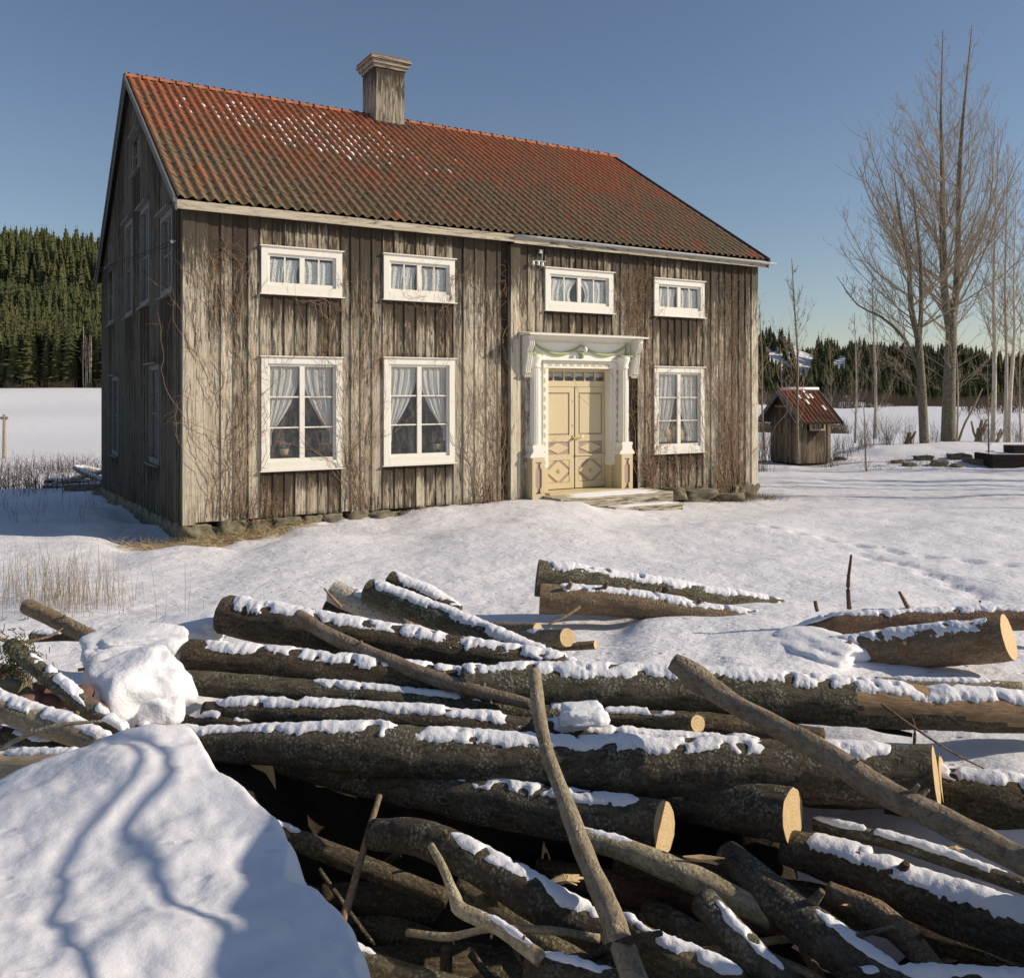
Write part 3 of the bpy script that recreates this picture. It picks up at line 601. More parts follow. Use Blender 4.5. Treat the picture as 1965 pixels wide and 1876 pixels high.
# ---- windows
CURT=[]
def hbox(name,t0,t1,y0,y1,z0,z1,mat,par,col=None): return mk(name,MB().box(t0,t1,y0,y1,z0,z1),M[mat],par,color=col)
def window(r,upper):
    t0,z0,t1,z1=r; cw=.115; cas=MB()
    cas.box(t0,t0+cw,-.07,-.0,z0,z1); cas.box(t1-cw,t1,-.07,-.0,z0,z1); cas.box(t0+cw,t1-cw,-.07,0,z1-cw,z1); cas.box(t0+cw,t1-cw,-.072,0,z0,z0+cw*1.25)
    w=mk('window',cas,M['white'],house)
    hbox('window_hood',t0-.025,t1+.03,-.105,-.0,z1+.002,z1+.022,'white',w); hbox('window_sill',t0-.03,t1+.04,-.11,-.0,z0-.022,z0-.002,'white',w)
    a,b,c,d=t0+cw,z0+cw*1.25,t1-cw,z1-cw
    fr=MB(); f=.045; fr.box(a,a+f,-.03,.02,b,d); fr.box(c-f,c,-.03,.02,b,d); fr.box(a+f,c-f,-.03,.02,d-f,d); fr.box(a+f,c-f,-.03,.02,b,b+f*1.3)
    mk('sash_frame',fr,M['white'],w); m=(a+c)/2; mk('mullion',MB().box(m-.045,m+.045,-.036,.015,b+f*1.3,d-f),M['white'],w)
    b2=b+f*1.3; d2=d-f
    if upper:
        for xa,xb in ((a+f,m-.045),(m+.045,c-f)):
            xm=(xa+xb)/2; mk('glazing_bar',MB().box(xm-.012,xm+.012,-.02,.01,b2,d2),M['white'],w)
            for p,q in ((xa,xm-.012),(xm+.012,xb)): mk('pane',MB().box(p,q,-.004,.002,b2,d2),M['glass'],w)
    else:
        for xa,xb in ((a+f,m-.045),(m+.045,c-f)):
            for i in range(3):
                za=b2+(d2-b2)*i/3; zb=b2+(d2-b2)*(i+1)/3
                if i: mk('glazing_bar',MB().box(xa,xb,-.02,.01,za-.012,za+.012),M['white'],w)
                mk('pane',MB().box(xa,xb,-.004,.002,za+(.012 if i else 0),zb-(.012 if i<2 else 0)),M['glass'],w)
    # lining of the reveal
    rv=MB(); rv.box(a-.004,a+.001,.022,.2,b,d); rv.box(c-.001,c+.004,.022,.2,b,d); rv.box(a,c,.022,.24,b-.02,b); mk('window_reveal',rv,M['white'],w)
    return (a+f,b2,c-f,d2,m)
def curtain(inner,side,upper,label,kind='lace',style=0):
    a,b,c,d,m=inner; nu,nz=40,26; v=[]; f=[]
    xa,xb=(a-.01,m-.01) if side==0 else (m+.01,c+.01); W=xb-xa; H=d-b
    for i in range(nz+1):
        q=i/nz; z=d-H*q
        for j in range(nu+1):
            u=j/nu
            if upper:
                z=d-.04-H*.97*q; wid=1-.12*math.sin(q*2.4)*(1 if style!=1 else 2.2); x=(xa+W*u*wid) if side==0 else (xb-W*(1-u)*wid)
                if style==1: z+= .10*math.sin(u*math.pi)*q*0
            else:
                e=1-.95*min(1,(q/.86))**1.9; e=max(e,.10); 
                if style==2: e=1-.5*min(1,q/.9)**2
                x=xa+W*u*e if side==0 else xb-W*(1-u)*e
                z=d-H*q*(.86 if style!=2 else .97)
            y=.034+.012*math.sin(u*26+q*2.0)+.006*math.sin(u*61+q*5+side)
            v.append((x,y,z))
    f=[(i*(nu+1)+j,i*(nu+1)+j+1,(i+1)*(nu+1)+j+1,(i+1)*(nu+1)+j) for i in range(nz) for j in range(nu)]
    o0=(xa+W/2,.034,b); mb=MB().add(v,f); o=mk('curtain',mb,M[kind],None,True,origin=o0)
    o.location=L2W(*o0); o.rotation_euler=(0,0,math.atan2(UY,UX))
    tag(o,label,'curtain','curtains behind the front windows')
wd={}
for key,r,up,nm in (('1L',W1L,0,'large lower window nearest the left corner'),('2L',W2L,0,'large lower window left of the door'),('4L',W4L,0,'lower window right of the door'),
    ('1U',W1U,1,'upper window nearest the left corner'),('2U',W2U,1,'upper window second from the left'),('3U',W3U,1,'upper window above the door'),('4U',W4U,1,'upper window at the right end')):
    inn=window(r,up); wd[key]=inn
    for sd in (0,1):
        curtain(inn,sd,up,('left' if sd==0 else 'right')+' hanging white '+('lace' if up else 'sheer')+' curtain in '+nm,'lace' if up else 'sheer',2 if key=='4L' else (1 if key=='3U' else 0))
def pot_plant(px,py,d,h,mat,lab,potm='straw'):
    t,z=fw(px,py,-d); root=empty('potted_plant',L2W(t,d,z)); tag(root,lab,'plant')
    mk('pot',MB().lathe((0,0,0),[(.06,0),(.085,.11),(.08,.11)],12),M[potm],root,True)
    l=MB(); 
    for i in range(60):
        a=random.uniform(0,6.28); rr_=random.uniform(0,.14); zz=.10+random.uniform(0,h); p=Vector((rr_*math.cos(a),rr_*math.sin(a)*.5,zz)); u=Vector((random.uniform(-1,1),random.uniform(-1,1),random.uniform(-.6,.6))).normalized()*.03; w=u.orthogonal().normalized()*.018
        l.add([p-u,p+w,p+u,p-w],[(0,1,2,3)])
    mk('leaves',l,M['leaf'],root); l=MB()
    for i in range(26):
        a=random.uniform(0,6.28); rr_=random.uniform(0,.14); p=(rr_*math.cos(a),rr_*math.sin(a)*.5-.03,.10+h*random.uniform(.6,1.05)); l.lathe(p,[(.004,-.01),(.018,0),(.004,.01)],6)
    mk('flowers',l,M[mat],root)
pot_plant(545,873,.12,.15,'pink','potted plant with pink flowers behind the lower left window')
pot_plant(838,862,.12,.14,'pink','purple flowering pot plant behind second lower window')
pot_plant(1318,845,.12,.16,'yellow','small plant with yellow flowers in window right of door','porc')
for px,lab in ((1278,'left straw hat leaning inside window right of the door'),(1302,'right straw hat leaning inside window right of the door')):
    t,z=fw(px,831,-.07); o=mk('straw_hat',MB().lathe((0,0,0),[(.20,0),(.205,.008),(.11,.02),(.10,.07),(.04,.09)],20),M['straw'],None,True); o.location=L2W(t,.10,z); o.rotation_euler=(R(78),0,math.atan2(UY,UX)); tag(o,lab,'hat','straw hats in the window')
# gable windows
for n_,h in enumerate(GH):
    a,b,c,d=h; w=MB(); 
    def gx(mb,s0,s1,z0,z1,x0=-.07,x1=0): mb.box(x0,x1,s0,s1,z0,z1)
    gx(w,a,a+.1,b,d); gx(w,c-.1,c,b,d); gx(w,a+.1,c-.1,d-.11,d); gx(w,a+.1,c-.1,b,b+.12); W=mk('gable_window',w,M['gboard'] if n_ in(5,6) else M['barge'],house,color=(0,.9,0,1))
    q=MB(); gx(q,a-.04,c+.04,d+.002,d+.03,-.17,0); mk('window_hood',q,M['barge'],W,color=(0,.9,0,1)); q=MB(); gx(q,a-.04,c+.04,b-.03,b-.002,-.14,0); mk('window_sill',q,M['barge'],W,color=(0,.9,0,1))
    a+=.1;c-=.1;b+=.12;d-=.11; m=(a+c)/2; q=MB(); gx(q,m-.03,m+.03,b,d,-.03,.03); gx(q,a,m-.03,(b+d)/2-.015,(b+d)/2+.015,-.02,.02); gx(q,m+.03,c,(b+d)/2-.015,(b+d)/2+.015,-.02,.02); mk('sash_frame',q,M['barge'],W,color=(0,.95,0,1))
    for s0,s1 in ((a,m-.03),(m+.03,c)):
        for z0,z1 in ((b,(b+d)/2-.015),((b+d)/2+.015,d)): q=MB(); gx(q,s0,s1,z0,z1,-.003,.003); mk('pane',q,M['glass'],W)
    if n_<5:
        v=[];nu=24
        for z in (d,b):
            for j in range(nu+1): v.append((.10+.012*math.sin(j*1.3),a+(c-a)*j/nu,z))
        o0=(.1,(a+c)/2,b); o=mk('curtain',MB().add(v,[(j,j+1,nu+2+j,nu+1+j) for j in range(nu)]),M['lace'],None,True,origin=o0); o.location=L2W(*o0); o.rotation_euler=(0,0,math.atan2(UY,UX))
        tag(o,['white curtain in the lower gable window nearest the corner','white curtain in the upper gable window nearest the corner','white curtain in the tall middle upper gable window','white curtain in the third upper gable window from the corner','white curtain in the lower gable window at the back'][n_],'curtain','curtains behind the gable windows')
# ---- door surround
def fz(px,py,d): return fw(px,py,d)
sur=empty('door_surround'); sur.parent=house
D=.20
tL=fw(1020,0,D)[0]; tR=fw(1207,0,D)[0]
zt=fw(1105,642,.5)[1]; zeb=fw(1105,690,.24)[1]; zet=zt-.10
dt0,dt1=DR[0],DR[2]; dzt=DR[3]
# side boards behind columns
hbox('backing_board',tL-.08,dt0-.002,-.078,-.003,.62,zeb,'white2',sur); hbox('backing_board',dt1+.002,tR+.08,-.078,-.003,.62,zeb,'white2',sur)
hbox('frieze_board',tL-.05,tR+.05,-.16,-.003,zeb,zet-.02,'white2',sur); hbox('architrave',dt0-.14,dt1+.14,-.10,-.079,dzt+.0,zeb-.002,'white2',sur)
hbox('frieze_moulding',tL-.09,tR+.09,-.20,-.161,zeb-.02,zeb+.02,'white2',sur); hbox('frieze_moulding',dt0-.06,dt1+.06,-.125,-.101,dzt+.17,dzt+.21,'white2',sur)
# cove + cornice
mb=MB(); arc=[(-.161,zet-.03)]+[(-.16-.34*(1-math.cos(a)),zet-.03+.0+.13*math.sin(a)) for a in np.linspace(.2,math.pi/2,6)]+[(-.50,zt-.035),(-.003,zt-.035),(-.003,zet-.03)]
mb.prism(arc,tL-.12,tR+.12,axis='x'); mk('cove_moulding',mb,M['white2'],sur)
mk('cornice_cap',MB().prism([(-.003,zt+.06),(-.003,zt-.033),(-.56,zt-.033),(-.56,zt-.005)],tL-.26,tR+.26,axis='x'),M['white'],sur)
dn=MB(); x=tL-.02
while x<tR+.02: dn.box(x,x+.022,-.20,-.162,zet-.055,zet-.032); x+=.043
mk('dentil_band',dn,M['white2'],sur)
for sgn,tb in ((0,tL-.20),(1,tR+.06)):
    prof=[(-.003,zt-.04),(-.50,zt-.04),(-.52,zt-.12),(-.50,zt-.24),(-.42,zt-.33),(-.36,zt-.38),(-.40,zt-.42),(-.38,zt-.55),(-.33,zt-.66),(-.30,zt-.74),(-.32,zt-.80),(-.27,zt-.88),(-.20,zt-.84),(-.003,zt-.84)]
    prof=[(p*.82 if p<-.01 else p,z) for p,z in prof]
    br=mk('bracket',MB().prism(prof,tb,tb+.14,axis='x'),M['white2'],sur)
    for q in range(3):
        x=tb+.025+q*.045; mk('bracket_rib',MB().tube([(x,p-.004,z) for p,z in prof[2:12]],.014,5),M['white2'],br)
    for zz,pp in ((zt-.40,-.325),(zt-.80,-.265)): mk('painted_band',MB().tube([(tb-.004,pp,zz),(tb+.144,pp,zz)],.022,7),M['green'],br)
# columns
def column(tc,zb,ztop):
    n=48; v=[];rows=[(.105,zb),(.105,zb+.0),(.098,ztop-.25)]
    mb=MB(); 
    n=96
    for r0,z in ((.112,zb),(.100,ztop)):
        for j in range(n):
            a=2*math.pi*j/n; r_=r0*(1-.13*(1-abs(math.sin(a*8))**.7)); v.append((tc+r_*math.cos(a),-.17+r_*math.sin(a),z))
    mb.add(v,[(j,(j+1)%n,n+(j+1)%n,n+j) for j in range(n)]); c=mk('column',mb,M['white2'],sur)
    mk('capital',MB().lathe((tc,-.17,ztop),[(.10,0),(.13,.02),(.12,.05),(.12,.10),(.15,.20),(.165,.24),(.165,.27)],24),M['white2'],c,True); mk('capital_band',MB().box(tc-.16,tc+.16,-.33,-.02,ztop+.271,ztop+.30),M['green'],c)
    mk('column_base',MB().prism([(tc-.13,zb+.0),(tc+.13,zb),(tc+.15,zb-.03),(tc+.13,zb-.08),(tc+.13,zb-.14),(tc+.19,zb-.21),(tc+.20,zb-.26),(tc-.20,zb-.26),(tc-.19,zb-.21),(tc-.13,zb-.14),(tc-.13,zb-.08),(tc-.15,zb-.03)],-.33,-.02),M['white2'],c)
    mk('plinth_core',MB().box(tc-.13,tc+.13,-.30,-.02,.03,zb-.262),M['mauve'],c)
    # ochre face with keyhole cut-out
    pl=MB(); zb2=zb-.262; x0,x1=tc-.15,tc+.15; h0,h1=.03,zb2
    pl.box(x0,x0+.075,-.325,-.301,h0,h1); pl.box(x1-.075,x1,-.325,-.301,h0,h1); pl.box(x0+.075,x1-.075,-.325,-.301,h0,h0+.10); pl.box(x0+.075,x1-.075,-.325,-.301,h1-.09,h1)
    for sg in (-1,1):
        for zc,dd in ((h0+.19,1),(h1-.19,-1)):
            pl.prism([(tc+sg*.075,zc+dd*.055),(tc+sg*.075,zc-dd*.09),(tc+sg*.045,zc-dd*.075),(tc+sg*.038,zc-dd*.02),(tc+sg*.045,zc+dd*.02)][::sg],-.324,-.302)
    pl.box(x0,x0+.02,-.30,-.02,h0,h1); pl.box(x1-.02,x1,-.30,-.02,h0,h1)
    pl.lathe((tc,-.312,h0+.13),[(.001,-.0),(.05,.0)],10)
    mk('plinth',pl,M['ochre'],c)
czb=fw(1030,853,.2)[1]; czt=fw(1030,706,.2)[1]
column(fw(1029.5,0,.25)[0],czb,czt); column(fw(1199,0,.25)[0],czb,czt)
# scalloped inner trim
for tt,sg in ((dt0-.13,1),(dt1+.002,-1)):
    b_=mk('trim_board',MB().box(tt,tt+.128,-.10,-.0785,.64,dzt),M['white2'],sur)
    z=.74
    while z<dzt-.06:
        c=tt+(.02 if sg>0 else .108); poly=[(c,z-.065)]+[(c+sg*.045*math.sin(a),z-.06*math.cos(a)) for a in np.linspace(.3,math.pi-.3,6)]+[(c,z+.065)]
        mk('scallop',MB().prism(poly if sg<0 else poly[::-1],-.107,-.1005),M['olive'],b_); z+=.19
    mk('lower_jamb',MB().box(tt-.01,tt+.128,-.095,-.0785,.08,.638),M['ochre'],sur)
x=dt0+.03
b_=mk('trim_board',MB().box(dt0-.13,dt1+.13,-.115,-.101,dzt+.0,dzt+.15),M['white2'],sur)
while x<dt1:
    mk('scallop',MB().prism([(x-.07,dzt+.045)]+[(x-.055*math.cos(a),dzt+.05+.05*math.sin(a)) for a in np.linspace(0,math.pi,7)]+[(x+.07,dzt+.045)],-.122,-.1152),M['olive'],b_); x+=.185
# garlands
zg=zeb+(zet-zeb)*.93; zl=zeb+(zet-zeb)*.32; tm=(tL+tR)/2
for ta,tb in ((tL+.10,tm-.01),(tm+.01,tR-.10)):
    pts=[(ta+(tb-ta)*u,-.185,zg-.07-(zg-zl-.05)*math.sin(math.pi*u)**.9) for u in np.linspace(0,1,16)]; mk('garland',MB().tube(pts,[.016+.02*math.sin(math.pi*u) for u in np.linspace(0,1,16)],8),M['green'],sur,True)
for tc in (tL+.06,tR-.06): mk('tassel',MB().lathe((tc,-.18,zl-.07),[(.01,0),(.045,.01),(.05,.07),(.03,.13),(.022,.2),(.045,.26),(.035,.32)],10),M['green'],sur,True)
l=MB(); 
for sg in (-1,1): l.tube([(tm,-.19,zl+.0),(tm+sg*.09,-.20,zl+.03),(tm+sg*.19,-.2,zl+.05)],[.03,.022,.006],6)
l.lathe((tm,-.19,zl-.10),[(.03,0),(.06,.08),(.03,.14)],8); mk('leaf_ornament',l,M['green'],sur,True)
l=MB(); l.tube([(tm,-.17,zl+.16),(tm,-.30,zl+.20),(tm,-.32,zl+.13)],.012,6); l.lathe((tm,-.32,zl+.02),[(.01,0),(.04,.02),(.045,.08),(.02,.12)],10); mk('door_lamp',l,M['porc'],sur,True)
# door, transom, reveals
yd=.16
hbox('door_reveal',dt0-.001,dt0+.012,-.06,yd,.03,dzt,'ochre',sur); hbox('door_reveal',dt1-.06,dt1-.0,-.06,yd,.62,dzt,'white2',sur); hbox('door_reveal',dt1-.06,dt1-.0,-.06,yd,.03,.618,'ochre',sur); hbox('door_head',dt0+.012,dt1-.06,-.06,yd,dzt-.02,dzt,'ochre',sur)
za=fw(1105,731,-yd)[1]; zb_=fw(1105,742,-yd)[1]; zt0=fw(1105,713,-yd)[1]
da,db=dt0+.012,dt1-.06
fan=mk('transom_window',MB().box(da,db,yd-.03,yd+.02,zb_,za).box(da,db,yd-.02,yd+.02,dzt-.075,dzt-.02),M['ochre'],house)
npn=6
for q in range(npn+1):
    x=da+(db-da)*q/npn; mk('glazing_bar',MB().box(x-.018,x+.018,yd-.02,yd+.02,za+.001,dzt-.076),M['ochre'],fan)
    if q<npn: mk('pane',MB().box(x+.018,x+(db-da)/npn-.018,yd-.002,yd+.002,za,dzt-.076),M['glass'],fan)
v=[];
for z in (dzt-.09,za+.09):
    for j in range(61): v.append((da+(db-da)*j/60,yd+.06+.012*math.sin(j*1.1),z+.012*math.sin(j*.55)*(z<dzt-.1)))
o0=((da+db)/2,yd+.06,za); o=mk('curtain',MB().add(v,[(j,j+1,62+j,61+j) for j in range(60)]),M['lace'],None,True,origin=o0); o.location=L2W(*o0); o.rotation_euler=(0,0,math.atan2(UY,UX)); tag(o,'short gathered curtain behind the narrow transom window above the door','curtain')
dm=(da+db)/2+.0
for side,(x0,x1) in enumerate(((da+.004,dm-.012),(dm+.018,db-.006))):
    zb0,zt1=.15,zb_-.006; st=.105
    fr=MB(); w=x1-x0
    zs=[(zb0+.13,zb0+.13+.48),(zb0+.73,zb0+.73+.27),(zb0+1.14,zt1-.12)]
    fr.box(x0,x0+st*.8,yd-.02,yd+.02,zb0,zt1); fr.box(x1-st*(1.15 if side==0 else .7),x1,yd-.02,yd+.02,zb0,zt1); xi0,xi1=x0+st*.8,x1-st*(1.15 if side==0 else .7)
    zz=[zb0]+[a for p in zs for a in p]+[zt1]
    for q in range(0,8,2): fr.box(xi0,xi1,yd-.02,yd+.02,zz[q],zz[q+1])
    dr=mk('door',fr,M['ochre'],house)
    for q,(a,b) in enumerate(zs):
        mk('panel_field',MB().box(xi0,xi1,yd-.002,yd+.015,a,b),M['mauve'],dr)
        c=(xi0+xi1)/2; zc=(a+b)/2; hw=(xi1-xi0)/2; hh=(b-a)/2
        if q==2: mk('raised_panel',MB().box(xi0+.035,xi1-.035,yd-.014,yd-.0022,a+.035,b-.035),M['ochre'],dr)
        elif q==1: mk('raised_panel',MB().prism([(c-hw*.93,zc),(c,zc-hh*.86),(c+hw*.93,zc),(c,zc+hh*.86)],yd-.016,yd-.0022),M['ochre'],dr)
        else:
            mk('raised_panel',MB().prism([(c-hw*.96,zc),(c,zc-hh*.94),(c+hw*.96,zc),(c,zc+hh*.94)],yd-.016,yd-.0022),M['ochre'],dr)
            for sx in (-1,1):
                for sz in (-1,1): mk('corner_moulding',MB().prism([(c+sx*hw*.97,zc+sz*hh*.97),(c+sx*hw*.3,zc+sz*hh*.97),(c+sx*hw*.97,zc+sz*hh*.3)][::sx*sz],yd-.012,yd-.0022),M['ochre'],dr)
            ro=MB()
            for k in range(6):
                an=k*math.pi/3; ro.tube([(c,yd-.019,zc),(c+.05*math.cos(an),yd-.019,zc+.05*math.sin(an))],.006,5)
            mk('rosette',ro,M['mauve'],dr)
    if side==1: mk('drip_rail',MB().box(x0-.01,x1+.01,yd-.05,yd-.0205,zb0+.69,zb0+.715),M['ochre'],dr)
    if side==0:
        hd=MB(); hd.box(x1-.055,x1-.02,yd-.032,yd-.0205,zb0+1.03,zb0+1.13); hd.lathe((x1-.037,yd-.06,zb0+1.06),[(.01,-.02),(.028,-.01),(.028,.02),(.01,.03)],10); hd.tube([(x1-.037,yd-.03,zb0+1.06),(x1-.037,yd-.06,zb0+1.07)],.01,6); mk('handle',hd,M['brass'],dr,True)
        mk('latch',MB().box(x1-.06,x1-.0,yd-.03,yd-.0205,zb0+1.34,zb0+1.36).box(x1-.06,x1,yd-.03,yd-.0205,zb0+1.86,zb0+1.875),M['metal'],dr)
    else:
        mk('pull_handle',MB().tube([(x0+.03,yd-.03,zb0+1.08),(x0+.09,yd-.06,zb0+1.06),(x0+.16,yd-.05,zb0+1.09),(x0+.2,yd-.03,zb0+1.12)],.007,6),M['brass'],dr)
mk('door_meeting_gap',MB().box(dm-.012,dm+.018,yd,yd+.015,.06,zb_-.006),M['dark'],house)
mk('threshold',MB().box(dt0-.13,dt1+.05,-.36,yd+.03,.05,.13),M['ochre'],house)
# porch steps
def wrect(px0,px1,py,d0): return fw(px0,py,d0)[0],fw(px1,py,d0)[0]
ps=empty('porch_steps',L2W(0,0,0),math.atan2(UY,UX)); tag(ps,'low weathered plank doorstep with snow lying on its boards','steps')
st0=fw(1040,0,.3)[0]; st1=fw(1285,0,.9)[0]
for q in range(5):
    y0=-.2-q*.16; o=mk('plank',MB().box(0,st1-st0+random.uniform(-.03,.02),y0-.15,y0,.04,.08+random.uniform(-.004,.006)),M['boardh'],ps,color=(.2,.4,q*.2,1)); o.location=(st0,0,0)
o=mk('riser',MB().box(st0+.02,st1-.01,-1.02,-.99,-.24,.035),M['boardh'],ps,color=(.4,.34,.1,1)); mk('side_board',MB().box(st1-.06,st1-.02,-.985,-.1,-.34,.035),M['boardh'],ps,color=(.3,.4,.5,1)); mk('side_board',MB().box(st0,st0+.04,-.985,-.1,-.4,.035),M['boardh'],ps,color=(.3,.4,.5,1))
l0=fw(1172,0,1.2)[0]; l1=fw(1303,0,1.2)[0]
mk('lower_tread',MB().box(l0,l1,-1.36,-1.025,-.17,-.12),M['boardh'],ps,color=(.3,.4,.6,1)); mk('lower_riser',MB().box(l0+.02,l1-.02,-1.34,-1.30,-.42,-.171),M['boardh'],ps,color=(.4,.34,.7,1))
def patch(name,x0,x1,y0,y1,z,h,nx,ny,par,seed,thr=-.1):
    v=[];f=[]
    for i in range(nx+1):
        for j in range(ny+1):
            u=i/nx;w=j/ny; e=min(u,1-u,w,1-w)*6; n_=fbm(u*5+seed,w*3,seed,4); k=max(-.3,min(1,e-.2+n_*.9-thr)); v.append((x0+(x1-x0)*u,y0+(y1-y0)*w,z+h*k))
    f=[(i*(ny+1)+j,(i+1)*(ny+1)+j,(i+1)*(ny+1)+j+1,i*(ny+1)+j+1) for i in range(nx) for j in range(ny)]
    return mk(name,MB().add(v,f),M['cap'],par,True)
for q in range(5): patch('snow_cover',st0+.1,st1-.05,-.2-q*.16-.145,-.21-q*.16,.075,.03,60,6,ps,q*3.1,.25+.1*(q%2))
patch('snow_cover',l0,l1-.1,-1.35,-1.03,-.125,.03,40,8,ps,9)
# foundation stones
def rock(c,sx,sy,sz,seed,n=2,k=.35):
    import bmesh
    bm=bmesh.new(); bmesh.ops.create_icosphere(bm,subdivisions=n,radius=1)
    for v in bm.verts:
        p=v.co; q=1+mn.noise(p*1.3+Vector((seed*3.7,seed,0)))*k+mn.noise(p*3.4+Vector((seed,9,0)))*k*.3
        p=Vector([math.copysign(abs(a)**.55,a) for a in p]); v.co=Vector((p.x*sx*q,p.y*sy*q,p.z*sz*q))
    me=bpy.data.meshes.new('stone'); bm.to_mesh(me); bm.free(); me.materials.append(M['stone']); me.polygons.foreach_set('use_smooth',[True]*len(me.polygons)); return me
t=.0; k=0
while t<HL:
    w=random.uniform(.28,.62); big=t>11
    if 5.2<t<10.6: t+=w; continue
    h=.17 if t<5.6 else .22
    o=link('foundation_stone',rock(None,w*.54,.22,h,k,3,.6),house); o.location=(t+w/2,.13+random.uniform(-.03,.03),-.20+random.uniform(-.02,.01)); o.rotation_euler=(0,random.uniform(-.08,.08),0); k+=1
    if t<1.6: o=link('foundation_stone',rock(None,w*.5,.25,.14,k+50,3,.6),house); o.location=(t+w/2,.10,-.45)
    t+=w*.98
s=.3
while s<HD:
    w=random.uniform(.35,.7); o=link('foundation_stone',rock(None,.2,w*.55,.2,k),house); o.location=(.14,s+w/2,gb_bot(s)-.2); k+=1; s+=w
for (px,py,sx,sz) in ((1335,950,.42,.2),(1395,955,.35,.2),(1290,945,.28,.18)):
    t_,z_=fw(px,py,.3); o=link('stone',rock(None,sx,.3,sz*.75,k,3,.55)); o.location=L2W(t_,-.3,z_-.02); k+=1; o.name='footing_stone'
    tag(o,{1335:'largest pale boulder half under the right end of the house wall',1395:'boulder beneath the right corner board of the house',1290:'smaller boulder beside the end of the doorstep'}[px],'stone')
mk('sill_gap',MB().box(.3,HL-.1,.2,.35,-.7,-.02),M['dark'],house)
# insulators
ins=mk('insulator_bracket',MB().tube([(fw(1036,0)[0],-.06,fw(1036,500)[1]),(fw(1036,0)[0],-.10,fw(1036,480)[1])],.012,6).box(fw(1022,0)[0],fw(1043,0)[0],-.09,-.06,fw(1033,503)[1],fw(1033,501)[1]),M['metal'],house)
for px,py in ((1036,482),(1022,504),(1032,505),(1040,507)):
    t_,z_=fw(px,py,.1); mk('insulator',MB().lathe((t_,-.11,z_-.03),[(.02,-.02),(.042,0),(.025,.025),(.036,.05),(.012,.07)],10),M['porc'],ins,True)

# ------------------------------------------------------------------ dried vines on the facade
def vine(lab,px0,px1,pyb,pyt,n,seed,dense=1.0,sway=1.0):
    rnd=random.Random(seed); mb=MB(); t0,t1=fw(px0,0)[0],fw(px1,0)[0]; zb,zt_=fw((px0+px1)/2,pyb)[1],fw((px0+px1)/2,pyt)[1]
    W=t1-t0
    def walk(t,z,ang,L,r,wob,step=.07):
        pts=[];y=-.075-rnd.random()*.035; a=ang; k=int(L/step)
        for i in range(k):
            pts.append((t,y,z)); a+=rnd.gauss(0,wob); a+=(ang-a)*.12; t+=math.sin(a)*step; z+=math.cos(a)*step; y+=rnd.gauss(0,.006); y=min(-.062,max(-.16,y))
            if z>5.25: z=5.25
            if z<zb-.1: break
        if len(pts)>2: mb.tube(pts,np.linspace(r,r*.4,len(pts)),3,cap=False)
        return pts
    mains=[]
    for i in range(int(n*1.05)):
        c=t0+W*(.5+.38*rnd.gauss(0,.55)); z=zb if rnd.random()<.55 else rnd.uniform(zb,zt_-.5)
        p=walk(c,z,rnd.gauss(0,.10),rnd.uniform(.4,1)*(zt_-z),rnd.uniform(.004,.008),.22*sway); mains.append(p)
    for i in range(int(n*10*dense)):
        p=rnd.choice(mains)
        if len(p)<3: continue
        q=rnd.choice(p); walk(q[0],q[2],rnd.choice((-1,1))*rnd.uniform(.3,2.6),rnd.uniform(.12,.5),.003,.5,.04)
    o0=(t0+W/2,0,zb); o=mk('dried_vine',mb,M['vine'],None,False,origin=o0); o.location=L2W(*o0); o.rotation_euler=(0,0,math.atan2(UY,UX)); tag(o,lab,'vine','dried vines climbing the facade')
vine('dried vine climbing the boards between the left corner and first windows',392,490,985,410,34,1)
vine('dried vine between the first and second columns of windows',655,715,972,540,30,2)
vine('sparse dried vine spreading over the upper second window frame',790,880,600,470,8,3,.8,2)
vine('dried vine right of the second windows reaching the pilaster',880,1000,962,470,44,4)
vine('thin dried vine beside the left door column',988,1010,950,600,14,5)
vine('dense tangle of dried vine between the two right upper windows',1180,1250,640,492,44,6,1.1)
vine('dried vine squeezed between the door cornice and the lower right window',1226,1254,935,560,34,16,1.1)
vine('densest dried vine covering the boards at the right end of the facade',1352,1430,945,500,85,7,1.1)
vine('dried vine creeping below the lower window right of the door',1240,1360,945,840,26,8,1.2,2)
vine('thin dried vine crossing the first upper window frame edge',600,680,620,490,7,9,.7,2.5)
vine('low dried vine at the foot of the left corner',450,560,1000,900,12,10,.8,1.6)

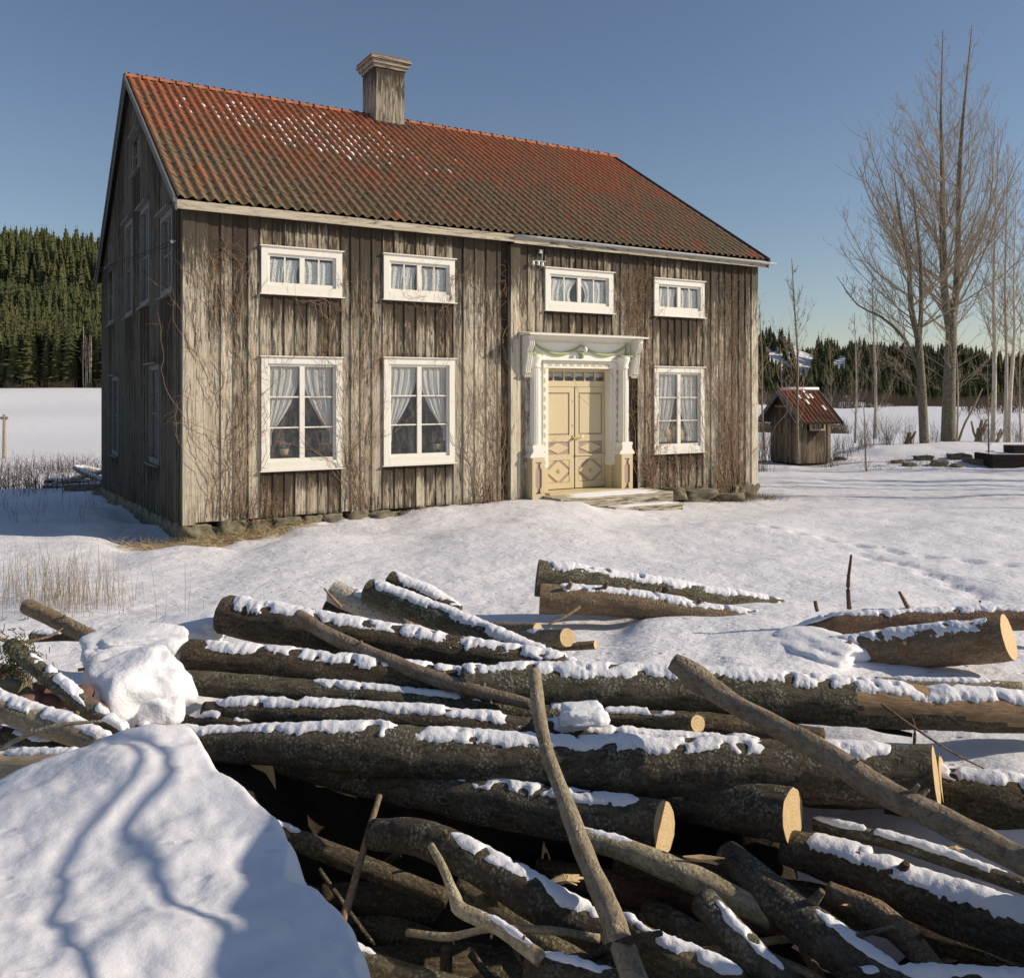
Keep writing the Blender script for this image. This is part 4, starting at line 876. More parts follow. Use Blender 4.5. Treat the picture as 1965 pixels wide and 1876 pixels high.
# ------------------------------------------------------------------ logs
def catmull(pts,step):
    p=[Vector(q) for q in pts]; P_=[p[0]*2-p[1]]+p+[p[-1]*2-p[-2]]; out=[]; par=[]
    for i in range(1,len(P_)-2):
        a,b,c,d=P_[i-1:i+3]; n=max(1,int((c-b).length/step))
        for k in range(n):
            t=k/n; out.append(.5*((2*b)+(c-a)*t+(2*a-5*b+4*c-d)*t*t+(3*b-a-3*c+d)*t**3)); par.append(i-1+t)
    out.append(p[-1]); par.append(len(p)-1.0); return out,par
LOGS=0
def log(name,label,cat,pts,diam,bark='lichen',snow=None,th=.9,sh=.045,cut=(0,0),tilt=0,seed=None,group=None,bumps=.06,knots=0,peel=None,capm='cut',capl='shadecut'):
    global LOGS; LOGS+=1; seed=LOGS*7.3
    W=[P(*p) for p in pts]; rad=[d/2/F*p[2] for d,p in zip(diam,pts)]
    rm=max(rad); step=max(.02,min(.035,rm*.4)); c,par=catmull(W,step); r=np.interp(par,range(len(rad)),rad); n=30 if rm>.05 else (12 if rm>.02 else 7)
    o0=W[0]; axis=(W[-1]-W[0]).normalized(); q=axis.to_track_quat('X','Z'); qi=q.inverted()
    k=len(c); C=np.array([tuple(qi@(x-o0)) for x in c]); t=np.gradient(C,axis=0); t/=np.linalg.norm(t,axis=1)[:,None]
    up=np.array(tuple(qi@Vector((0,0,1)))); a=np.cross(t,up); a/=np.linalg.norm(a,axis=1)[:,None]+1e-9; b=np.cross(a,t)
    th_=np.linspace(0,2*np.pi,n,endpoint=False); V=np.empty((k,n,3)); 
    tocam=np.array(tuple(qi@((Vector((0,0,CZ))-W[-1]).normalized())))
    for i in range(k):
        for j in range(n):
            dr=a[i]*math.cos(th_[j])+b[i]*math.sin(th_[j]); pn=Vector(C[i]+dr*r[i])
            m=1+bumps*1.6*mn.noise(pn*4+Vector((seed,0,0)))+bumps*1.1*mn.noise(Vector((pn.x*9,pn.y*30,pn.z*30))+Vector((seed,4,0)))+bumps*.5*mn.noise(Vector((pn.x*24,pn.y*60,pn.z*60))+Vector((seed,4,0)))
            rr_=r[i]*m
            V[i,j]=C[i]+dr*rr_
    if tilt:
        for i in range(max(0,k-3),k):
            for j in range(n): V[i,j]-=t[-1]*tilt*np.dot(V[i,j]-C[-1],tocam)*(1 if i==k-1 else (.66 if i==k-2 else .33))
    f=[(i*n+j,i*n+(j+1)%n,(i+1)*n+(j+1)%n,(i+1)*n+j) for i in range(k-1) for j in range(n)]
    mats=[M[bark]]; mi=[0]*len(f); mb=MB(); mb.v=[V.reshape(-1,3)]; mb.n=k*n; mb.f=[list(x) for x in f]
    if peel:
        mats.append(M[peel[2]])
        for i in range(k-1):
            u=i/(k-1)
            for j in range(n):
                if peel[0]+.03*mn.noise(Vector((j*.7,seed,0)))<u<peel[1] and math.sin(th_[j])>-.35+.35*mn.noise(Vector((i*.06,1.5,seed))): mi[i*n+j]=1
    for e,(idx,rev) in enumerate(((0,True),(k-1,False))):
        if not cut[e]:
            cc=V[idx].mean(0)+t[idx]*(-1 if e==0 else 1)*r[idx]*.15; mb.v.append(cc[None]); ci=mb.n; mb.n+=1
            for j in range(n):
                A_,B_=idx*n+j,idx*n+(j+1)%n; mb.f.append([B_,A_,ci] if e==0 else [A_,B_,ci]); mi.append(0)
    mb.m=mi; o=mk(name,mb,mats,None,True); o.location=o0; o.rotation_euler=q.to_euler()
    tag(o,label,cat,group)
    for e,idx in ((0,0),(1,k-1)):
        if cut[e]:
            ring=V[idx]; cc=ring.mean(0); m2=MB(); r1=cc+(ring-cc)*.985; off=t[idx]*(-.002 if e==0 else .002); v=np.concatenate([r1+off,cc+(r1-cc)*.5+off,[cc+off]]); fs=[(j,(j+1)%n,n+(j+1)%n,n+j) for j in range(n)]+[(n+j,n+(j+1)%n,2*n) for j in range(n)]
            m2.add(v,fs if e else [x[::-1] for x in fs]); mk('cut_face',m2,M[capm if e else capl],o)  # left ends take a darkened colour that paints their shaded side
            # rim of the bark
            m3=MB(); v=np.concatenate([ring,r1+off]); fs=[(j,(j+1)%n,n+(j+1)%n,n+j) for j in range(n)]; m3.add(v,fs if e else [x[::-1] for x in fs]); mk('bark_rim',m3,M[bark],o)
    if snow:
        s0,s1=snow; ii=[i for i in range(k) if s0<=i/(k-1)<=s1]; upv=Vector(up)
        ns=2 if step>.03 else 1; th=th*.9; idxf=np.linspace(ii[0],ii[-1],max(4,int((ii[-1]-ii[0])*step/.012))); m=12; v=[]
        for g_,x in enumerate(idxf):
            i=int(x); fr=x-i; i2=min(i+1,k-1); cc=C[i]*(1-fr)+C[i2]*fr; rr_=r[i]*(1-fr)+r[i2]*fr; aa=a[i]*(1-fr)+a[i2]*fr; bb=b[i]*(1-fr)+b[i2]*fr; ww=Vector(cc)
            en=min(1,(g_+.0)/5,(len(idxf)-1-g_)/5); en=math.sqrt(max(en,.02)) if en<1 else 1
            e1=th*(1+.30*mn.noise(ww*9+Vector((seed,1,0)))+.07*mn.noise(ww*32+Vector((seed,1,0)))+.20*mn.noise(ww*110+Vector((seed,1,0)))); e2=th*(1+.30*mn.noise(ww*9+Vector((seed,5,0)))+.07*mn.noise(ww*32+Vector((seed,5,0)))+.20*mn.noise(ww*110+Vector((seed,5,0))))
            hh=min(sh,.045)*.38*en*(1+.9*mn.noise(ww*4+Vector((seed,8,0)))+.13*mn.noise(ww*30+Vector((seed,8,0)))); 
            bare=mn.noise(ww*2.2+Vector((seed,20,0)))
            if bare<-.30: hh*=max(-.6,1+(bare+.30)*9)
            e1*=1+.35*bare; e2*=1-.35*bare
            for j in range(m+1):
                u=j/m; ang=math.pi/2+e1*en-(e1+e2)*en*u; h=hh*(max(0,math.sin(math.pi*u))**.85); dr=aa*math.cos(ang)+bb*math.sin(ang)
                v.append(cc+dr*(rr_*(1.0 if 0<j<m else .93)+h+(.007*mn.noise(Vector(cc+dr*rr_)*38)-.10*max(0,-.22-mn.noise(Vector(cc+dr*rr_)*13+Vector((seed,0,0)))) if 0<j<m else 0)))
        f=[(i*(m+1)+j,(i+1)*(m+1)+j,(i+1)*(m+1)+j+1,i*(m+1)+j+1) for i in range(len(idxf)-1) for j in range(m)]
        v=np.array(v); mk('snow_cap',MB().add(v,f),M['cap'],o,True)
    for q_ in range(knots):
        u=random.uniform(.1,.9); i=int(u*(k-1)); an=random.uniform(.3,2.8)+ (0 if random.random()<.7 else 3.1); dr=a[i]*math.cos(an)+b[i]*math.sin(an); L_=min(.07,random.uniform(.3,.8)*max(r[i],.02))
        p0=C[i]+dr*r[i]*.8; p1=C[i]+dr*(r[i]+L_)+t[i]*L_*.5; mk('branch_stub',MB().tube([p0,p1],[min(.03,r[i]*.28),min(.016,r[i]*.16)],7),M[bark],o)
    return o
GL='felled logs heaped in the yard'
A_=[
('log','thicker log of the lone pair lying in the yard before the door','log',[(1030,1108,8.2),(1200,1130,8.2),(1400,1156,8.25),(1500,1168,8.3)],[70,62,48,36],'lichen',(.02,1),.85,.05,(1,0),0,2),
('log','smaller knotty log lying against the front of the yard pair','log',[(1036,1148,7.9),(1200,1158,7.85),(1460,1198,7.75)],[56,52,44],'redbark',(.08,1),.85,.045,(1,0),0,5),
('log','dark lichen covered log far left of the heap, highest snowy end','log',[(432,1178,6.1),(560,1205,5.95),(800,1243,5.75),(1080,1285,5.5)],[74,78,72,56],'bark',(.02,1),.95,.055,(1,0),0,1),
('log','brown furrowed log just below the highest log on the left','log',[(360,1262,5.5),(560,1283,5.42),(800,1308,5.3),(1050,1335,5.2)],[66,72,70,60],'bark',(.02,.9),.8,.045,(1,0),0,1),
('log','darker log wedged under the brown furrowed log at left','log',[(358,1308,5.35),(600,1330,5.25),(900,1358,5.1),(1180,1385,5.0)],[46,52,50,40],'lichen',(.3,.98),.7,.03,(1,0),0,1),
('log','long lichen crusted log whose broken right end shows bare wood','log',[(885,1312,5.15),(1100,1318,5.15),(1400,1330,5.1),(1700,1352,5.0),(2050,1372,4.9)],[70,88,94,86,70],'lichen',(.0,1),.9,.06,(0,0),0,1),
('log','snowy slanting log pointing up between the birch log and the yard','log',[(708,1134,6.7),(850,1188,6.4),(980,1240,6.1),(1110,1290,5.8)],[48,48,44,38],'lichen',(.02,1),1.0,.05,(1,0),0,1),
('birch_log','white birch log with black scars lying behind the heap','log',[(640,1135,6.9),(720,1172,6.75),(820,1215,6.6)],[44,44,40],'birch',(.1,1),.75,.04,(1,0),0,0),
('log','dark log end tucked under the white birch log','log',[(628,1165,6.95),(720,1200,6.8),(800,1230,6.7)],[36,40,36],'bark',(.5,1),.6,.03,(1,0),0,0),
('log','snow buried log with only its upper end showing behind heap','log',[(748,1112,7.2),(810,1140,7.1),(880,1175,7.0)],[38,36,30],'bark',(.03,1),1.2,.06,(1,0),0,0),
('log','pale log under the highest left log with peeled knots','log',[(440,1205,6.3),(520,1222,6.2),(620,1245,6.1)],[30,32,28],'smooth',None,.8,.04,(1,0),0,1),
('log','long log below the dark wedged log running to the sawn end','log',[(392,1366,4.95),(560,1368,4.9),(800,1382,4.85),(1000,1403,4.8),(1200,1425,4.75),(1480,1440,4.7)],[40,50,52,56,50,44],'lichen',(.02,.98),.9,.045,(0,0),0,2),
('log','short bent snowy log piece beside the snow block','log',[(360,1392,4.95),(420,1385,4.9),(500,1400,4.85)],[40,34,26],'lichen',(.05,.9),.9,.04,(0,0),0,0),
('log','largest log crossing the heap, mossy with pale sawn right end','log',[(262,1412,4.75),(420,1428,4.7),(560,1430,4.62),(700,1436,4.58),(1000,1462,4.5),(1300,1474,4.4),(1560,1482,4.32),(1796,1494,4.25)],[48,62,76,92,100,108,112,118],'lichen',(.0,.95),.72,.045,(0,1),.40,1),
('log','log behind the largest log showing a second sawn face','log',[(1300,1480,4.75),(1560,1495,4.65),(1811,1505,4.55)],[95,98,100],'bark',(.2,.9),.5,.02,(0,1),.42,0),
('log','log slanting under the largest log with half shaded sawn end','log',[(520,1462,4.9),(700,1492,4.7),(900,1530,4.45),(1100,1565,4.25),(1274,1588,4.08)],[40,66,84,94,98],'lichen',(.45,.95),.62,.03,(0,1),.2,1),
('log','log with bright oval sawn end nearest the middle of the heap','log',[(1180,1505,4.6),(1360,1535,4.35),(1520,1566,4.1)],[85,95,104],'lichen',None,.7,.03,(0,1),.0,0),
('log','thick snowy log leaving the frame at the right edge','log',[(1700,1512,4.7),(1830,1532,4.55),(2000,1558,4.4),(2200,1590,4.2)],[100,112,118,118],'bark',(.0,1),.7,.05,(0,1),0,1),
('log','reddish log with sawn end leaning out of the snow at right','log',[(1530,1266,6.75),(1620,1253,6.65),(1780,1240,6.45),(1935,1222,6.25)],[50,62,76,86],'redbark',(.05,.93),.95,.05,(0,1),.28,2),
('log','snow covered log lying behind the reddish sawn log','log',[(1500,1240,7.2),(1600,1200,7.1),(1720,1193,7.05),(1850,1188,7.0),(2050,1186,6.95)],[42,42,42,44,44],'redbark',(.0,1),.75,.05,(0,0),0,0),
('log','thin gray log low in the snow under the reddish sawn log','log',[(1680,1308,5.9),(1800,1313,5.85),(1960,1318,5.8)],[20,22,22],'smooth',(.1,.9),.9,.03,(0,0),0,0),
('log','short sawn log beside the small cut ends behind the heap','log',[(1000,1228,6.5),(1040,1226,6.4),(1088,1223,6.25)],[34,36,36],'smooth',(.1,.75),.8,.03,(0,1),.35,0),
('log','thin sawn pole end above the short sawn log','log',[(930,1202,6.7),(985,1206,6.6),(1031,1208,6.5)],[22,24,25],'smooth',None,.8,.03,(0,1),.35,0),
('log','thinnest sawn stub on the right of the small cut ends','log',[(1060,1242,6.3),(1142,1237,6.25)],[16,17],'redbark',(.1,.6),.8,.02,(0,1),.3,0),
('log','sawn log between lichen log and largest log with orange end','log',[(1130,1372,4.95),(1250,1380,4.9),(1338,1388,4.8)],[30,34,34],'bark',(.0,.8),.9,.025,(0,1),.6,0),
('log','dark log under the lichen crusted log at right','log',[(1250,1385,5.0),(1400,1395,4.95),(1580,1410,4.9)],[50,50,26],'bark',None,.6,.02,(0,0),0,0),
('log','split curved log with snow strip low in the dark hollow','log',[(715,1600,3.95),(800,1606,3.85),(900,1650,3.7),(1020,1720,3.55),(1170,1800,3.4)],[54,66,72,78,76],'lichen',(.35,.98),.7,.03,(0,0),0,1),
('log','smooth gray log crossing behind the upright pole','log',[(1100,1602,4.0),(1210,1635,3.9),(1340,1690,3.75),(1480,1760,3.6)],[36,44,52,46],'smooth',(.0,.3),.6,.02,(0,0),0,0),
('log','dark slanting log reaching the bottom at right of centre','log',[(1395,1640,3.9),(1500,1735,3.6),(1620,1830,3.35),(1760,1930,3.1)],[60,82,90,92],'lichen',(.5,.95),.45,.025,(0,0),0,1),
('log','reddish curved log with torn bark low on the right','log',[(1590,1712,3.8),(1680,1752,3.65),(1750,1812,3.5),(1810,1890,3.3)],[40,50,50,48],'redbark',None,.5,.02,(0,0),0,1),
('log','thick dark log heaped with snow at the lower right','log',[(1500,1620,4.1),(1640,1668,3.95),(1800,1735,3.75),(1990,1800,3.5),(2100,1840,3.4)],[60,88,100,110,110],'bark',(.05,1),.95,.06,(0,0),0,1),
('log','thin snowy pole lying above the thick dark log at right','log',[(1560,1580,4.2),(1700,1612,4.05),(1850,1660,3.9),(2020,1720,3.7)],[24,28,30,30],'lichen',(.0,1),.95,.04,(0,0),0,0),
('log','mossy log with snow edge left of the dark slanting log','log',[(1350,1730,3.6),(1420,1810,3.4),(1520,1910,3.2)],[56,64,66],'lichen',(.1,.9),.5,.025,(0,0),0,0),
('log','snow topped log in the bottom right corner','log',[(1620,1876,3.2),(1800,1890,3.15),(2050,1900,3.1)],[40,60,64],'bark',(.0,1),.9,.04,(0,0),0,0),
('log','snow striped log at the bottom beside the upright pole','log',[(1190,1775,3.5),(1270,1830,3.35),(1420,1900,3.2)],[50,66,76],'bark',(.0,1),.75,.04,(0,0),0,0),
('log','shaded log far down in the left of the dark hollow','log',[(440,1560,4.3),(540,1600,4.2),(680,1655,4.1),(860,1725,4.0)],[34,38,40,34],'bark',(.0,.35),.7,.03,(0,0),0,0),
('log','mossy log end at the bottom by the forked branch','log',[(1010,1850,3.15),(1100,1868,3.1),(1230,1905,3.0)],[52,56,58],'lichen',(.1,.95),.5,.02,(0,0),0,0),
('log','deep lying log at the bottom near the snow heap','log',[(640,1815,3.4),(760,1865,3.3),(950,1915,3.2)],[40,44,44],'bark',(.0,.3),.6,.02,(0,0),0,0),
('log','dark log deep beneath the split curved log','log',[(880,1700,3.9),(1000,1780,3.75),(1150,1880,3.6)],[54,56,56],'bark',None,.6,.02,(0,0),0,0),
('log','dark log deep beneath the bright oval sawn end','log',[(1180,1640,4.2),(1400,1700,4.1),(1700,1760,4.0),(1980,1850,3.9)],[60,66,70,70],'bark',(.6,1),.6,.03,(0,0),0,0),
# left group
('pole','brown pole propped up over the snow at the far left','pole',[(52,1163,6.1),(140,1206,5.9),(232,1250,5.7)],[30,30,32],'redbark',None,.6,.02,(1,1),0,3),
('log','thin snowy log with moss slanting beside the snow block','log',[(20,1238,4.95),(100,1305,4.75),(190,1375,4.55),(290,1446,4.4)],[30,32,32,28],'lichen',(.15,1),.95,.045,(0,0),0,3),
('log','barkless gray log sloping down at the left edge','log',[(-60,1330,4.7),(60,1378,4.55),(140,1405,4.45),(215,1440,4.35)],[52,50,50,46],'smooth',(.0,1),.85,.045,(1,0),0,1),
('log','pale split log resting behind the snow heap at left','log',[(-60,1466,4.25),(50,1468,4.2),(170,1462,4.15),(230,1462,4.1)],[56,56,50,36],'pale',(.0,.9),.6,.035,(0,0),0,0),
('log','dark log under the barkless gray log at the left edge','log',[(-60,1395,4.75),(40,1420,4.65),(140,1450,4.55)],[30,34,30],'bark',(.1,.8),.8,.03,(0,0),0,0),
('log','snow covered log lying behind the brown pole','log',[(60,1222,6.6),(160,1218,6.6),(260,1222,6.5)],[20,24,22],'bark',(.0,1),1.1,.05,(0,0),0,0),
]
LOGO=[]
for k_ in range(26):
    rq=random.Random(400+k_); pxa=rq.uniform(560,1750); ya=rq.uniform(3.2,4.3); L_=rq.uniform(120,420); an=rq.gauss(.45,.5); pa=HY+(CZ-rq.uniform(-.4,.12))*F/ya
    if pa<1560: pa=rq.uniform(1570,1850)
    pxb=pxa+L_*math.cos(an); pb=pa+L_*math.sin(an); yb=ya-rq.uniform(0,.5); d_=rq.uniform(8,24)
    A_.append(('branch','thin dead branch tangled in the shaded hollow of the heap','branch',[(pxa,pa,ya),(pxa*.6+pxb*.4+rq.uniform(-12,12),pa*.6+pb*.4+rq.uniform(-14,14),ya*.6+yb*.4),(pxa*.25+pxb*.75+rq.uniform(-10,10),pa*.25+pb*.75+rq.uniform(-12,12),ya*.25+yb*.75),(pxb,pb,yb)],[d_,d_*.95,d_*.8,d_*.5],rq.choice(('smooth','redbark','lichen','bark')),None,.5,.02,(0,0),0,2))
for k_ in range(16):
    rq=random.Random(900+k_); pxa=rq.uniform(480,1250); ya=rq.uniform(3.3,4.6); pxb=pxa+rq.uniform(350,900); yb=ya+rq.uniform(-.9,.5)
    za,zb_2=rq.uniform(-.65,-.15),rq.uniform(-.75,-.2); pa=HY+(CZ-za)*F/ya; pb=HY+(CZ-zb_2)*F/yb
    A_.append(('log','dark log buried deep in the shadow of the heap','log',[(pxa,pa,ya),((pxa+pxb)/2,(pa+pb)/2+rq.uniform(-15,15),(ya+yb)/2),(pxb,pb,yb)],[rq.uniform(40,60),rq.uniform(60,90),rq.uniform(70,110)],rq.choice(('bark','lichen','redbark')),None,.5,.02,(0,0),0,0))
for a in A_:
    nm,lb,ct,pts,dm_,bk,sn_,th,sh,cut,tl,kn=a
    LOGO.append(log(nm,lb,ct,pts,dm_,bk,sn_,th,sh,cut,tl,None,'dead branches tangled in the hollow' if 'tangled in the shaded' in lb else GL if 'buried deep' not in lb else 'dark logs in the bottom of the heap',.06,kn,(.66,1.01,'bare') if 'broken right' in lb else None))
# poles and branches
B_=[
('pole','peeled grey pole standing upright in front of the heap','pole',[(1024,1285,4.25),(1034,1370,4.12),(1052,1450,3.95),(1085,1540,3.75),(1130,1660,3.5),(1168,1745,3.3),(1225,1900,2.95)],[26,28,28,32,40,46,52],'smooth',None,1),
('pole','long bare pole slanting across the heap to the right','pole',[(1290,1268,4.5),(1330,1295,4.45),(1400,1345,4.3),(1500,1400,4.1),(1600,1455,3.9),(1700,1520,3.75),(1830,1585,3.55),(2000,1670,3.3)],[34,46,40,42,46,52,50,56],'smooth',None,4),
('branch','slender peeled branch lying diagonally over the left logs','branch',[(570,1180,5.7),(640,1222,5.55),(760,1275,5.3),(870,1312,5.1),(1020,1352,4.95)],[24,28,30,28,20],'smooth',None,5),
('branch','dark stick rising from the hollow beside the snow heap','branch',[(728,1525,4.1),(705,1600,3.95),(680,1690,3.8),(650,1790,3.6)],[11,13,16,18],'redbark',None,1),
('branch','crooked forked branch at the bottom of the hollow','branch',[(826,1622,3.6),(850,1665,3.5),(872,1720,3.4),(885,1745,3.35),(960,1782,3.25),(1035,1838,3.1)],[14,18,24,28,28,30],'smooth',(.55,.95),3),
('branch','thin horizontal branch behind the forked branch','branch',[(780,1788,3.5),(860,1797,3.45),(940,1782,3.4),(1060,1785,3.35),(1150,1800,3.3)],[14,16,14,16,16],'smooth',None,2),
('branch','stripped stick under the bright sawn log','branch',[(1235,1500,4.45),(1330,1540,4.3),(1420,1578,4.2),(1482,1612,4.1)],[24,24,20,18],'smooth',None,3),
('branch','split reddish splinter of wood beside the bright sawn end','branch',[(1290,1522,4.6),(1400,1545,4.5),(1495,1562,4.3)],[10,26,22],'bare',None,0),
('branch','thin twig arching over the left edge logs','branch',[(-40,1460,4.2),(40,1415,4.2),(110,1392,4.2),(195,1383,4.2)],[10,10,9,5],'smooth',None,3),
('branch','thin twig sticking out of the snow near the small cut ends','branch',[(1052,1198,6.8),(1085,1182,6.9),(1112,1164,7.0)],[4,5,6],'redbark',None,0),
('branch','tall bare twig standing behind the reddish sawn log','branch',[(1629,1168,7.05),(1627,1120,7.05),(1633,1064,7.05)],[9,8,4],'redbark',None,1),
('branch','short leaning twig stub near the right snowy log','branch',[(1742,1167,7.05),(1733,1150,7.05),(1725,1135,7.05)],[9,7,5],'redbark',None,0),
('branch','short stub left of the tall bare twig','branch',[(1568,1172,7.05),(1565,1162,7.05),(1564,1153,7.05)],[8,8,7],'redbark',None,0),
('branch','tiny stub at the far right of the snowy log','branch',[(1880,1164,7.05),(1880,1152,7.05)],[7,6],'redbark',None,0),
('branch','pale splinter poking up beside the birch log','branch',[(655,1165,6.6),(638,1147,6.6),(621,1128,6.6)],[7,6,3],'bare',None,0),
('branch','dark thin branch trailing through snow on the right','branch',[(1690,1350,4.9),(1760,1400,4.8),(1830,1445,4.75),(1900,1480,4.7)],[5,5,4,3],'redbark',None,1),
('branch','small upright twig in snow beside the trailing branch','branch',[(1754,1430,4.85),(1755,1400,4.85),(1750,1378,4.85)],[6,6,4],'redbark',None,0),
('branch','dark branch lying in snow under the lichen log','branch',[(1590,1365,5.2),(1680,1395,5.1),(1750,1410,5.0)],[10,14,8],'dark',None,0),
('branch','dead twig with fine ends at the left edge','branch',[(-30,1215,5.2),(30,1232,5.3),(90,1222,5.4),(120,1205,5.5)],[8,7,5,3],'redbark',None,2),
('branch','thin twig poking across the gap below snow block','branch',[(150,1285,5.0),(200,1278,5.1),(258,1268,5.2)],[7,7,6],'redbark',None,0),
]
for nm,lb,ct,pts,dm_,bk,sn_,kn in B_: log(nm,lb,ct,pts,dm_,bk,sn_,.7,.02,(0,0),0,None,'loose poles and branches on the heap',.09,kn)
# unseen logs added right of the view to shade the lower heap
for k,(p0,p1,r_) in enumerate((((2.6,2.0,.75),(4.4,3.6,.95),.15),((2.35,3.2,.7),(4.6,2.2,.9),.14),((2.9,2.6,1.0),(4.6,2.9,1.1),.15),((2.1,2.6,.35),(4.8,2.5,.45),.16),((2.25,2.2,.3),(4.4,3.0,.55),.16),((2.7,1.8,.45),(4.9,2.0,.5),.15),((2.3,3.4,.45),(4.6,3.5,.4),.15),((2.8,1.6,.15),(5,1.5,.2),.16),((3,2.1,1.25),(4.7,3.0,1.3),.13))):
    a=Vector(p0);b=Vector(p1); c=[a.lerp(b,u)+Vector((0,0,.03*math.sin(u*5+k))) for u in np.linspace(0,1,14)]
    o=mk('log',MB().tube([x-a for x in c],r_,14),M['lichen'],None,True); o.location=a; tag(o,'unseen log added past the right edge to shade the heap','log','unseen logs added for shade')

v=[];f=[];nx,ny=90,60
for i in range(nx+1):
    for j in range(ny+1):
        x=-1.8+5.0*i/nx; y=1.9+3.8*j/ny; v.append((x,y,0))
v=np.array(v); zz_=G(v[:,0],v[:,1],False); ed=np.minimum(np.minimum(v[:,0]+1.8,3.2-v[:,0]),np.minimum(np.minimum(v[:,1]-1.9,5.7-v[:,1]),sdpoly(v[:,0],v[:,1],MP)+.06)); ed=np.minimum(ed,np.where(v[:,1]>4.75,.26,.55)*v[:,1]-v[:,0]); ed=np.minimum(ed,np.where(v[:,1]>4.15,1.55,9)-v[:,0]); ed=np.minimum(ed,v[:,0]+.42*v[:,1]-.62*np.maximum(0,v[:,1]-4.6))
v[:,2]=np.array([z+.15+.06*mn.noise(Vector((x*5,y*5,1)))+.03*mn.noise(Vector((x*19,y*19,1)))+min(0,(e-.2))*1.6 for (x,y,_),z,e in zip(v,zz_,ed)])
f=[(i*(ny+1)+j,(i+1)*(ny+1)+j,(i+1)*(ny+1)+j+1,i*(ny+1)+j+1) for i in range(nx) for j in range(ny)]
o=mk('litter_shade',MB().add(v,f),M['litter'],None,True); tag(o,'bark litter painted near black as shade at the bottom of the log heap','bark litter',kind='stuff')  # dark sheet over the snow, painting the hollow's shade as litter
# chips and splinters catching sun
for k,(px,py,Y,s_) in enumerate(((1085,1690,3.6,.14),(1345,1650,3.8,.12),(1640,1740,3.7,.1),(1830,1628,4.2,.07),(1690,1678,3.9,.1))):
    p=P(px,py,Y); mb=MB()
    for q in range(4):
        u=Vector((random.uniform(.4,1),random.uniform(-.5,.3),random.uniform(-.35,.25)))*s_*random.uniform(.5,1); w=Vector((random.uniform(-.3,.3),-.3,.5))*s_*.25; mb.tube([-u,w,u],[.003,s_*.13,.002],5)
    o=mk('wood_chip',mb,M['cut']); o.location=p; tag(o,['torn chip of pale wood on the split curved log','splintered chip behind the smooth gray log','small torn bark chip on the reddish curved log','pale block of wood under the slanting pole','pale chip lying on the thick snowy log'][k],'wood chip')
# snow blocks
def snow_block(lab,px,py,Y,sx,sy,sz,seed,rot=0,k=.28,flat=.6):
    import bmesh
    bm=bmesh.new(); bmesh.ops.create_icosphere(bm,subdivisions=5,radius=1)
    for v in bm.verts:
        p=v.co.copy(); q=Vector([math.copysign(abs(a)**flat,a) for a in p]); n_=1+mn.noise(p*1.1+Vector((seed,0,0)))*k+mn.noise(p*3+Vector((seed,0,0)))*k*.3+mn.noise(p*9+Vector((seed,3,0)))*k*.10
        v.co=Vector((q.x*sx*n_,q.y*sy*n_,q.z*sz*n_))
    me=bpy.data.meshes.new('snow_block'); bm.to_mesh(me); bm.free(); me.materials.append(M['cap']); me.polygons.foreach_set('use_smooth',[True]*len(me.polygons)); o=link('snow_block',me); o.location=P(px,py,Y); o.rotation_euler=(random.uniform(-.1,.1),random.uniform(-.1,.1),rot); tag(o,lab,'snow block','lumps of ploughed snow'); return o
snow_block('big squarish lump of snow at the left end of the log heap',266,1312,5.0,.25,.27,.17,3,.5,.32,.75)
snow_block('rounded lower shoulder of snow under the big lump',290,1350,4.95,.17,.18,.11,8,.2)
snow_block('long low snow hump behind the big lump',360,1208,6.3,.28,.25,.09,11,.1)
snow_block('flat snow lump in front of the brown pole',260,1238,5.6,.30,.30,.10,14,.3)
snow_block('small chunk of snow lying on logs behind the upright pole',1118,1366,4.75,.12,.12,.045,17,.1)
snow_block('ridge of snow pushed against the reddish sawn log',1560,1245,6.75,.28,.45,.11,25,.2,.3,.9)
# bricks and stones at the left
for k,(px,py,Y,s_) in enumerate(((148,1337,4.7,.075),(172,1362,4.65,.08),(30,1318,4.9,.09),(85,1322,4.85,.07),(12,1296,5.0,.08),(100,1345,4.75,.06),(60,1345,4.7,.07))):
    me=rock(None,s_,s_*.8,s_*.62,k+90,2,.2); me.materials[0]=M['brick'] if k!=2 else M['stone']; o=link('brick_rubble',me); o.location=P(px,py,Y); o.rotation_euler=(0,random.uniform(-.3,.3),random.uniform(0,3))
    tag(o,['reddish broken brick beside the thin snowy log','lowest reddish brick above the snow heap logs','grey rubble stone among bricks at the left edge','small broken brick in the middle of the rubble','broken brick farthest left in the rubble','smallest broken brick close to the snowy log','brick rubble piece above the barkless gray log'][k],'brick','brick rubble by the log heap')
mb=MB()
for k in range(700):
    p=P(random.gauss(35,22),random.gauss(1268,28),random.gauss(4.95,.06)); u=Vector((random.uniform(-1,1),random.uniform(-1,1),random.uniform(-1.4,.4))).normalized()*random.uniform(.02,.05); mb.tube([p,p+u*.6+Vector((0,0,-.004)),p+u],[.003,.0025,.001],3)
o=mk('moss_tuft',mb,M['moss'],None,origin=P(35,1290,4.95)); tag(o,'green beard moss hanging on branches at the left edge','moss',kind='stuff')

